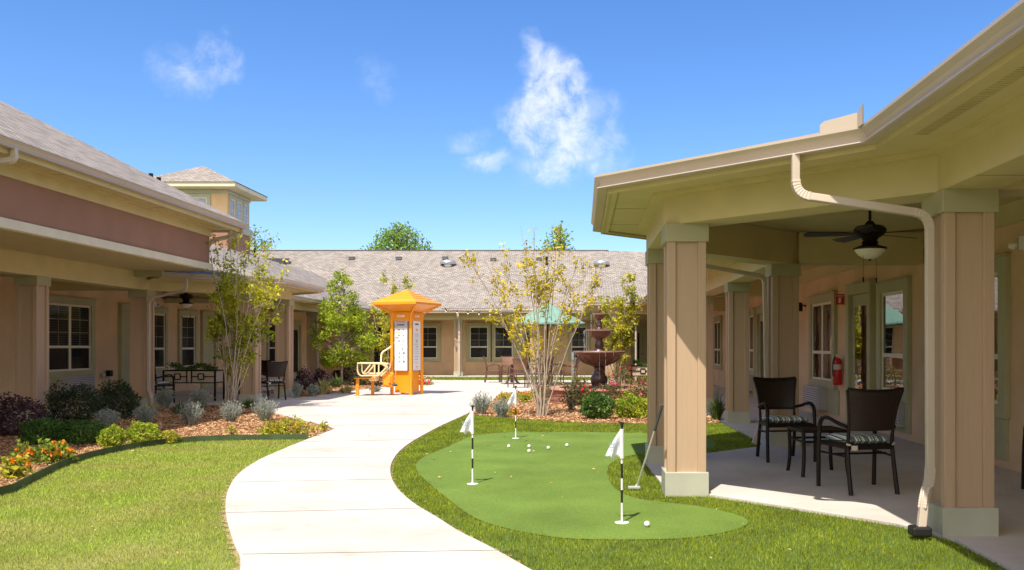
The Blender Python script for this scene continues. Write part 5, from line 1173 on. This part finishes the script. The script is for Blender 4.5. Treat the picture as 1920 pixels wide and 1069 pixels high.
# side sprig
tree('background_tree', 'broad green tree rising behind the far roof above the orange kiosk', (A(745, 72), 72), 3, [(6.5, 2.2), (8.3, 2.9), (9.6, 2.4), (10.6, 1.5), (11.4, .3)], 150, 90, .26, L_tree, darkbark, .25, 'trees beyond the far roof', crad=.75)
tree('background_tree', 'pointed green tree showing above the far roof behind the bare slender tree', (A(1050, 72), 72), 3, [(6.5, 1.9), (8.6, 1.7), (9.8, 1.1), (10.8, .6), (11.5, .08)], 110, 100, .24, L_tree, darkbark, .2, 'trees beyond the far roof', crad=.6)
tree('background_tree', 'tip of a small green tree just clearing the far ridge beside the broad tree', (A(806, 76), 76), 3, [(6, .9), (8, .7), (9.3, .35), (9.75, .05)], 30, 110, .22, L_tree, darkbark, .15, 'trees beyond the far roof', crad=.4)
tree('background_tree', 'green treetop between the tall wing roof corner and the far ridge', (A(478, 66), 66), 3, [(6, 1.2), (8.5, 1.1), (9.8, .5), (10.3, .1)], 50, 100, .22, L_tree, darkbark, .15, 'trees beyond the far roof', crad=.5)

NB = {}
def shrub(name, label, cat, px, py, w_px, h_px, lm, n=900, ls=.05, group=None, asp=.5, flower=None, nf=0, fs=.03, up=.3, rough=.35, at=None, depth=.8):
    x, y = at or G(px, py); s = y/FPX; rx = w_px*s/2; h = h_px*s*1.02; y += rx*depth*.8 if at is None else 0
    seed = rng.uniform(0, 9, 3); m = n; d = rng.normal(0, 1, (m, 3)); d /= np.linalg.norm(d, axis=1)[:, None]
    lump = 1+rough*(np.sin(d[:, 0]*4+seed[0])*np.sin(d[:, 1]*4+seed[1])+.6*np.sin(d[:, 2]*7+seed[2]+d[:, 0]*5))*.5
    r = rng.uniform(.25, 1.0, m)**.38*lump; P = d*r[:, None]*np.array([rx*.92, rx*.92*depth, h*.52])+np.array([0, 0, h*.47]); P[:, 2] = np.maximum(P[:, 2], .03)
    V, F = leaves_np(P, ls, asp, up); t = thing(name, label, cat, (x, y, 0), group=group); link('foliage', np_mesh('foliage', V, F), lm, t, shift=False, recalc=False)
    acc = ([], [])
    for k in range(14):
        a = rng.uniform(0, 6.28); q = rng.uniform(.2, .75); e = np.array([math.cos(a)*rx*q, math.sin(a)*rx*q*depth, h*rng.uniform(.5, .85)]); ss = np.linspace(0, 1, 5)[:, None]; tube_np(acc, np.array([0, 0, 0])+e*ss*np.array([1, 1, 1]), np.linspace(.008, .003, 5), 4)
    link('stems', fin(acc, 'stems'), darkbark, t, shift=False, recalc=False)
    if flower:
        d = rng.normal(0, 1, (nf, 3)); d[:, 2] = abs(d[:, 2]); d[:, 1] -= .5; d /= np.linalg.norm(d, axis=1)[:, None]; C = d*np.array([rx, rx*depth, h*.55])*1.0+np.array([0, 0, h*.48]); C = np.repeat(C, 12, 0)+rng.normal(0, fs*.33, (nf*12, 3)); V, F = leaves_np(C, fs*.8, .9, .6)
        link('blossoms', np_mesh('blossoms', V, F), flower, t, shift=False, recalc=False)
    return t
def spiky(name, label, cat, px, py, w_px, h_px, lm, n=130, group=None, wid=.008, arch=.4, fuzz=True, at=None, tilt=.55):
    x, y = at or G(px, py); s = y/FPX; rx = w_px*s/2; h = h_px*s; t = thing(name, label, cat, (x, y+rx*.3, 0), group=group); V, F = [], []; o = 0; LP = []
    for k in range(n):
        a = rng.uniform(0, 6.28); q = math.sqrt(rng.random()); b0 = np.array([math.cos(a)*q*rx*.35, math.sin(a)*q*rx*.35, 0]); L = h*rng.uniform(.65, 1.08)*(1-.25*q*q); out = np.array([math.cos(a), math.sin(a), 0])*rx*q*(tilt+rng.uniform(0, .5)); 
        ss = np.linspace(0, 1, 6)[:, None]; P = b0+out*(ss**1.4)+np.array([0, 0, 1])*L*(ss-arch*q*ss**3*.8)
        if fuzz:
            for i in range(2, 6):
                for _ in range(4): LP.append(P[i]+rng.normal(0, .008, 3))
            ww = wid*.4
        else: ww = wid
        side = np.array([-math.sin(a+rng.normal(0, .6)), math.cos(a+rng.normal(0, .6)), 0])*ww*max(1, y/14)
        tw = np.array([1, 1, .9, .7, .45, .05])[:, None]; V.append(np.concatenate([P-side*tw, P+side*tw])); i = np.arange(5); F.append(o+np.stack([i, i+1, i+7, i+6], 1)); o += 12
    link('foliage', np_mesh('foliage', np.concatenate(V), np.concatenate(F)), lm, t, shift=False, recalc=False)
    if fuzz: Vv, Ff = leaves_np(np.array(LP), .030*max(1, y/16), .3, 1.2); link('leaflets', np_mesh('leaflets', Vv, Ff), lm, t, shift=False, recalc=False)
    return t
# bed by the lawn
GS = 'shrubs in the bed by the lawn'
shrub('loropetalum', 'purple-black shrub at the frame edge below the first porch column', 'shrub', 8, 822, 110, 78, L_burg, 2600, .05, GS)
shrub('abelia', 'wiry shrub with dark red tips rising beside the first porch column', 'shrub', 72, 790, 90, 72, L_burg, 1300, .045, GS, rough=.7)
shrub('dark_shrub', 'dark green bushy shrub under the first porch window', 'shrub', 122, 800, 120, 76, L_shrub, 3200, .05, GS, rough=.5)
shrub('dark_shrub', 'rounder dark green shrub beside the porch downspout column', 'shrub', 205, 789, 92, 74, L_shrub, 3200, .05, GS, rough=.4)
shrub('low_hedge', 'low mid-green hedge plant closest to the orange flowers', 'shrub', 62, 838, 90, 50, L_hedge, 3200, .038, GS)
shrub('low_hedge', 'low mid-green hedge plant next to the lime-coloured bush', 'shrub', 135, 837, 104, 46, L_hedge, 3400, .038, GS)
shrub('lime_bush', 'small lime-yellow bush between the hedge and the biggest lime bush', 'shrub', 201, 843, 56, 42, L_lime, 1900, .034, GS)
shrub('lime_bush', 'biggest round lime-yellow bush by the lawn edging', 'shrub', 259, 836, 66, 44, L_lime, 2300, .034, GS)
shrub('lime_bush', 'smallest and palest lime bush, lowest of the three by the edging', 'shrub', 309, 834, 46, 26, L_yel, 1000, .03, GS)
GV = 'silver-grey tufts in the beds'
for (px, py, w_, h_, lab) in [(197, 807, 44, 33, 'blue-grey tuft behind the two round lime bushes, closest to the dark shrubs'), (270, 797, 42, 32, 'blue-grey tuft straight behind the biggest lime bush'), (356, 799, 46, 38, 'blue-grey tuft in open mulch between lime bush and slender tree'),
                              (430, 794, 46, 36, 'blue-grey tuft at the foot of the slender tree'), (494, 792, 48, 38, 'pale sunlit silver tuft by the path, tallest of its row'), (307, 766, 36, 32, 'grey tuft between two strap-leaved clumps near the planter'),
                              (374, 770, 40, 36, 'grey tuft on the porch slab edge right below the planter table'), (556, 747, 20, 24, 'small silver tuft at the base of the porch bay corner column'), (586, 745, 24, 20, 'small low blue-grey tuft before the purple shrubs'),
                              (903, 779, 42, 36, 'silver tuft at the path corner of the fountain bed'), (940, 784, 34, 30, 'smaller silver tuft beside the flags in the fountain bed')]:
    spiky('santolina', lab, 'plant', px, py, w_*.95, h_*1.22, L_silver, 190, GV, arch=.12, tilt=.45)
GL = 'strap-leaved clumps in the beds'
for (px, py, w_, h_, m_, lab) in [(246, 772, 34, 36, L_grassg, 'dark green strap-leaved clump at the foot of the downspout column'), (280, 775, 36, 30, L_straw, 'straw-coloured grass clump beside the downspout'), (334, 779, 42, 34, L_grassg, 'green and straw strap-leaved clump below the dark chair'),
                                  (464, 768, 44, 28, L_grassg, 'deep green strap-leaved clump at the corner column of the porch bay'), (603, 741, 46, 40, L_straw, 'big yellow fountain grass at the concrete edge below the green tree'), (648, 739, 34, 22, L_straw, 'low straw grass below the thin trunk of the green tree'),
                                  (628, 728, 34, 32, L_grassg, 'green spiky grass behind the yellow fountain grass'), (674, 724, 44, 36, L_grassg, 'tall grey-green grass clump behind the orange bench'), (1345, 790, 40, 76, L_grassg, 'tall loose grass clump between the patio columns'),
                                  (1212, 722, 50, 40, L_straw, 'straw-coloured grass behind the roses by the far planter')]:
    spiky('grass_clump', lab, 'plant', px, py, w_, h_, m_, 190, GL, fuzz=False, arch=.75, tilt=.8, wid=.007)
GO = 'lantana plants'
def lantana(label, px, py, w, h, lm, fm, nf, n=420, ls=.06, fs=.04): return shrub('lantana', label, 'flowers', px, py, w, h, lm, n, ls, GO, .55, fm, nf, fs, .5, .9, None, .55)
lantana('lime-leaved lantana with bright orange flowers nearest the lawn edging', 90, 873, 80, 44, L_lant, F_or, 11, 560)
lantana('lantana with sparse yellow leaves at the frame edge beside the edging', 18, 902, 62, 44, L_yel, F_or, 4, 260, .07)
lantana('darker green lantana with orange flowers behind the nearest one', 38, 872, 66, 42, L_lant, F_or, 4, 260, .05)
lantana('low spreading yellow-green lantana at the tip of the bed by the path', 540, 822, 84, 36, L_yel, F_or, 5, 900, .045, .02)
lantana('low yellow-green lantana just past the tip one along the path', 505, 822, 60, 26, L_yel, F_or, 2, 600, .045, .02)
lantana('tiny yellow seedling lantana alone in sunlit mulch near the edging', 432, 822, 26, 24, L_yel, F_or, 0, 90, .045) if False else shrub('lantana', 'tiny yellow-leaved seedling alone in sunlit mulch near the edging', 'flowers', 432, 822, 26, 24, L_yel, 90, .045, GO)
shrub('lantana', 'tiny green seedling close to the tip of the mulch bed', 'flowers', 606, 811, 20, 22, L_yel, 90, .045, GO)
# back bed
GP = 'purple shrubs in the back bed'
for (px, py, w_, h_, lab) in [(567, 733, 42, 42, 'deep purple shrub beside the porch bay corner column'), (600, 727, 40, 34, 'deep purple shrub behind the yellow fountain grass'), (632, 722, 30, 28, 'dark purple shrub just behind the thin tree trunk')]:
    shrub('loropetalum', lab, 'shrub', px, py, w_, h_, L_burg, 1300, .06, GP)
shrub('juniper', 'dark grey-green shrub behind the bench at the far porch', 'shrub', 655, 718, 60, 34, L_shrub, 900, .07, 'back bed shrubs')
shrub('rose_bush', 'small bush with a few red blooms behind the bench rails', 'shrub', 700, 726, 30, 30, L_shrub, 500, .06, 'rose bushes', .5, F_red, 5, .05)
spiky('blue_grass', 'small grey spiky plant on the gravel beside the bench', 'plant', 704, 736, 20, 14, L_silver, 80, 'back bed shrubs')
shrub('bedding_flowers', 'small patch of red flowers behind the kiosk posts', 'flowers', 795, 723, 40, 10, L_lant, 260, .05, 'bedding flowers', .5, F_red, 14, .06)
# fountain bed
shrub('green_bush', 'glossy deep green bush in front of the fountain pool', 'shrub', 1120, 789, 74, 52, L_box, 3000, .055, 'bushes before the fountain', up=.8)
shrub('green_bush', 'yellower looser bush between the glossy bush and the porch column', 'shrub', 1185, 787, 72, 46, L_lime, 2000, .055, 'bushes before the fountain', up=.8, rough=.5)
shrub('green_bush', 'olive bush half hidden by the far edge of the porch column', 'shrub', 1228, 787, 50, 44, L_yel, 900, .055, 'bushes before the fountain', rough=.5)
shrub('abelia', 'thin dark-leaved shrub on bare stems against the brick pool wall', 'shrub', 1070, 772, 42, 52, L_shrub, 520, .045, 'rose bushes', rough=.8)
GR = 'rose bushes'
for (px, py, w_, h_, nf, lab, at) in [(1150, 765, 60, 46, 9, 'rose bush with pink and red blooms above the glossy bush', (A(1150, 19.3), 19.3)), (1205, 765, 60, 52, 9, 'rose bush with red blooms next to the porch column', (A(1205, 19.0), 19.0)), (1165, 728, 74, 42, 12, 'rose bush with scattered red blooms behind the fountain pedestal', (A(1160, 24.3), 24.3)),
                                      (1085, 735, 50, 30, 5, 'low rose bush on the water side of the fountain', (A(1085, 20.6), 20.4)), (1045, 728, 56, 24, 9, 'low bush with red blooms between the chairs and the pool', (A(1030, 23.6), 23.6))]:
    s = at[1]/FPX; base_h = (py-h_-PY); hpx = CAMH/s-(py-h_-PY)
    shrub('rose_bush', lab, 'shrub', px, py, w_, hpx, leafm('rose_leaf', (.30, .28, .09), (.16, .13, .05)), 1300, .05, GR, .5, F_red if nf != 9 else F_pink, nf*2//3, .05, at=at, rough=.5)
for (px, py, w_, h_, m_, fl, lab) in [(945, 757, 30, 22, L_yel, F_or, 'orange and red bedding plant at the path edge of the fountain bed'), (985, 757, 26, 20, L_lime, F_or, 'bright green bedding plant left of the tree stems'), (1003, 748, 28, 16, L_yel, F_or, 'yellow-orange bedding plant behind the tree stems'), (962, 780, 26, 12, L_yel, F_or, 'low sprawling bedding plant beside the small silver tuft'), (968, 748, 30, 14, L_yel, F_red, 'red flecked bedding plant by the plaza')]:
    shrub('bedding_flowers', lab.replace('left of', 'beside'), 'flowers', px, py, w_, h_, m_, 420, .045, 'bedding flowers', .5, fl, 6, .03)
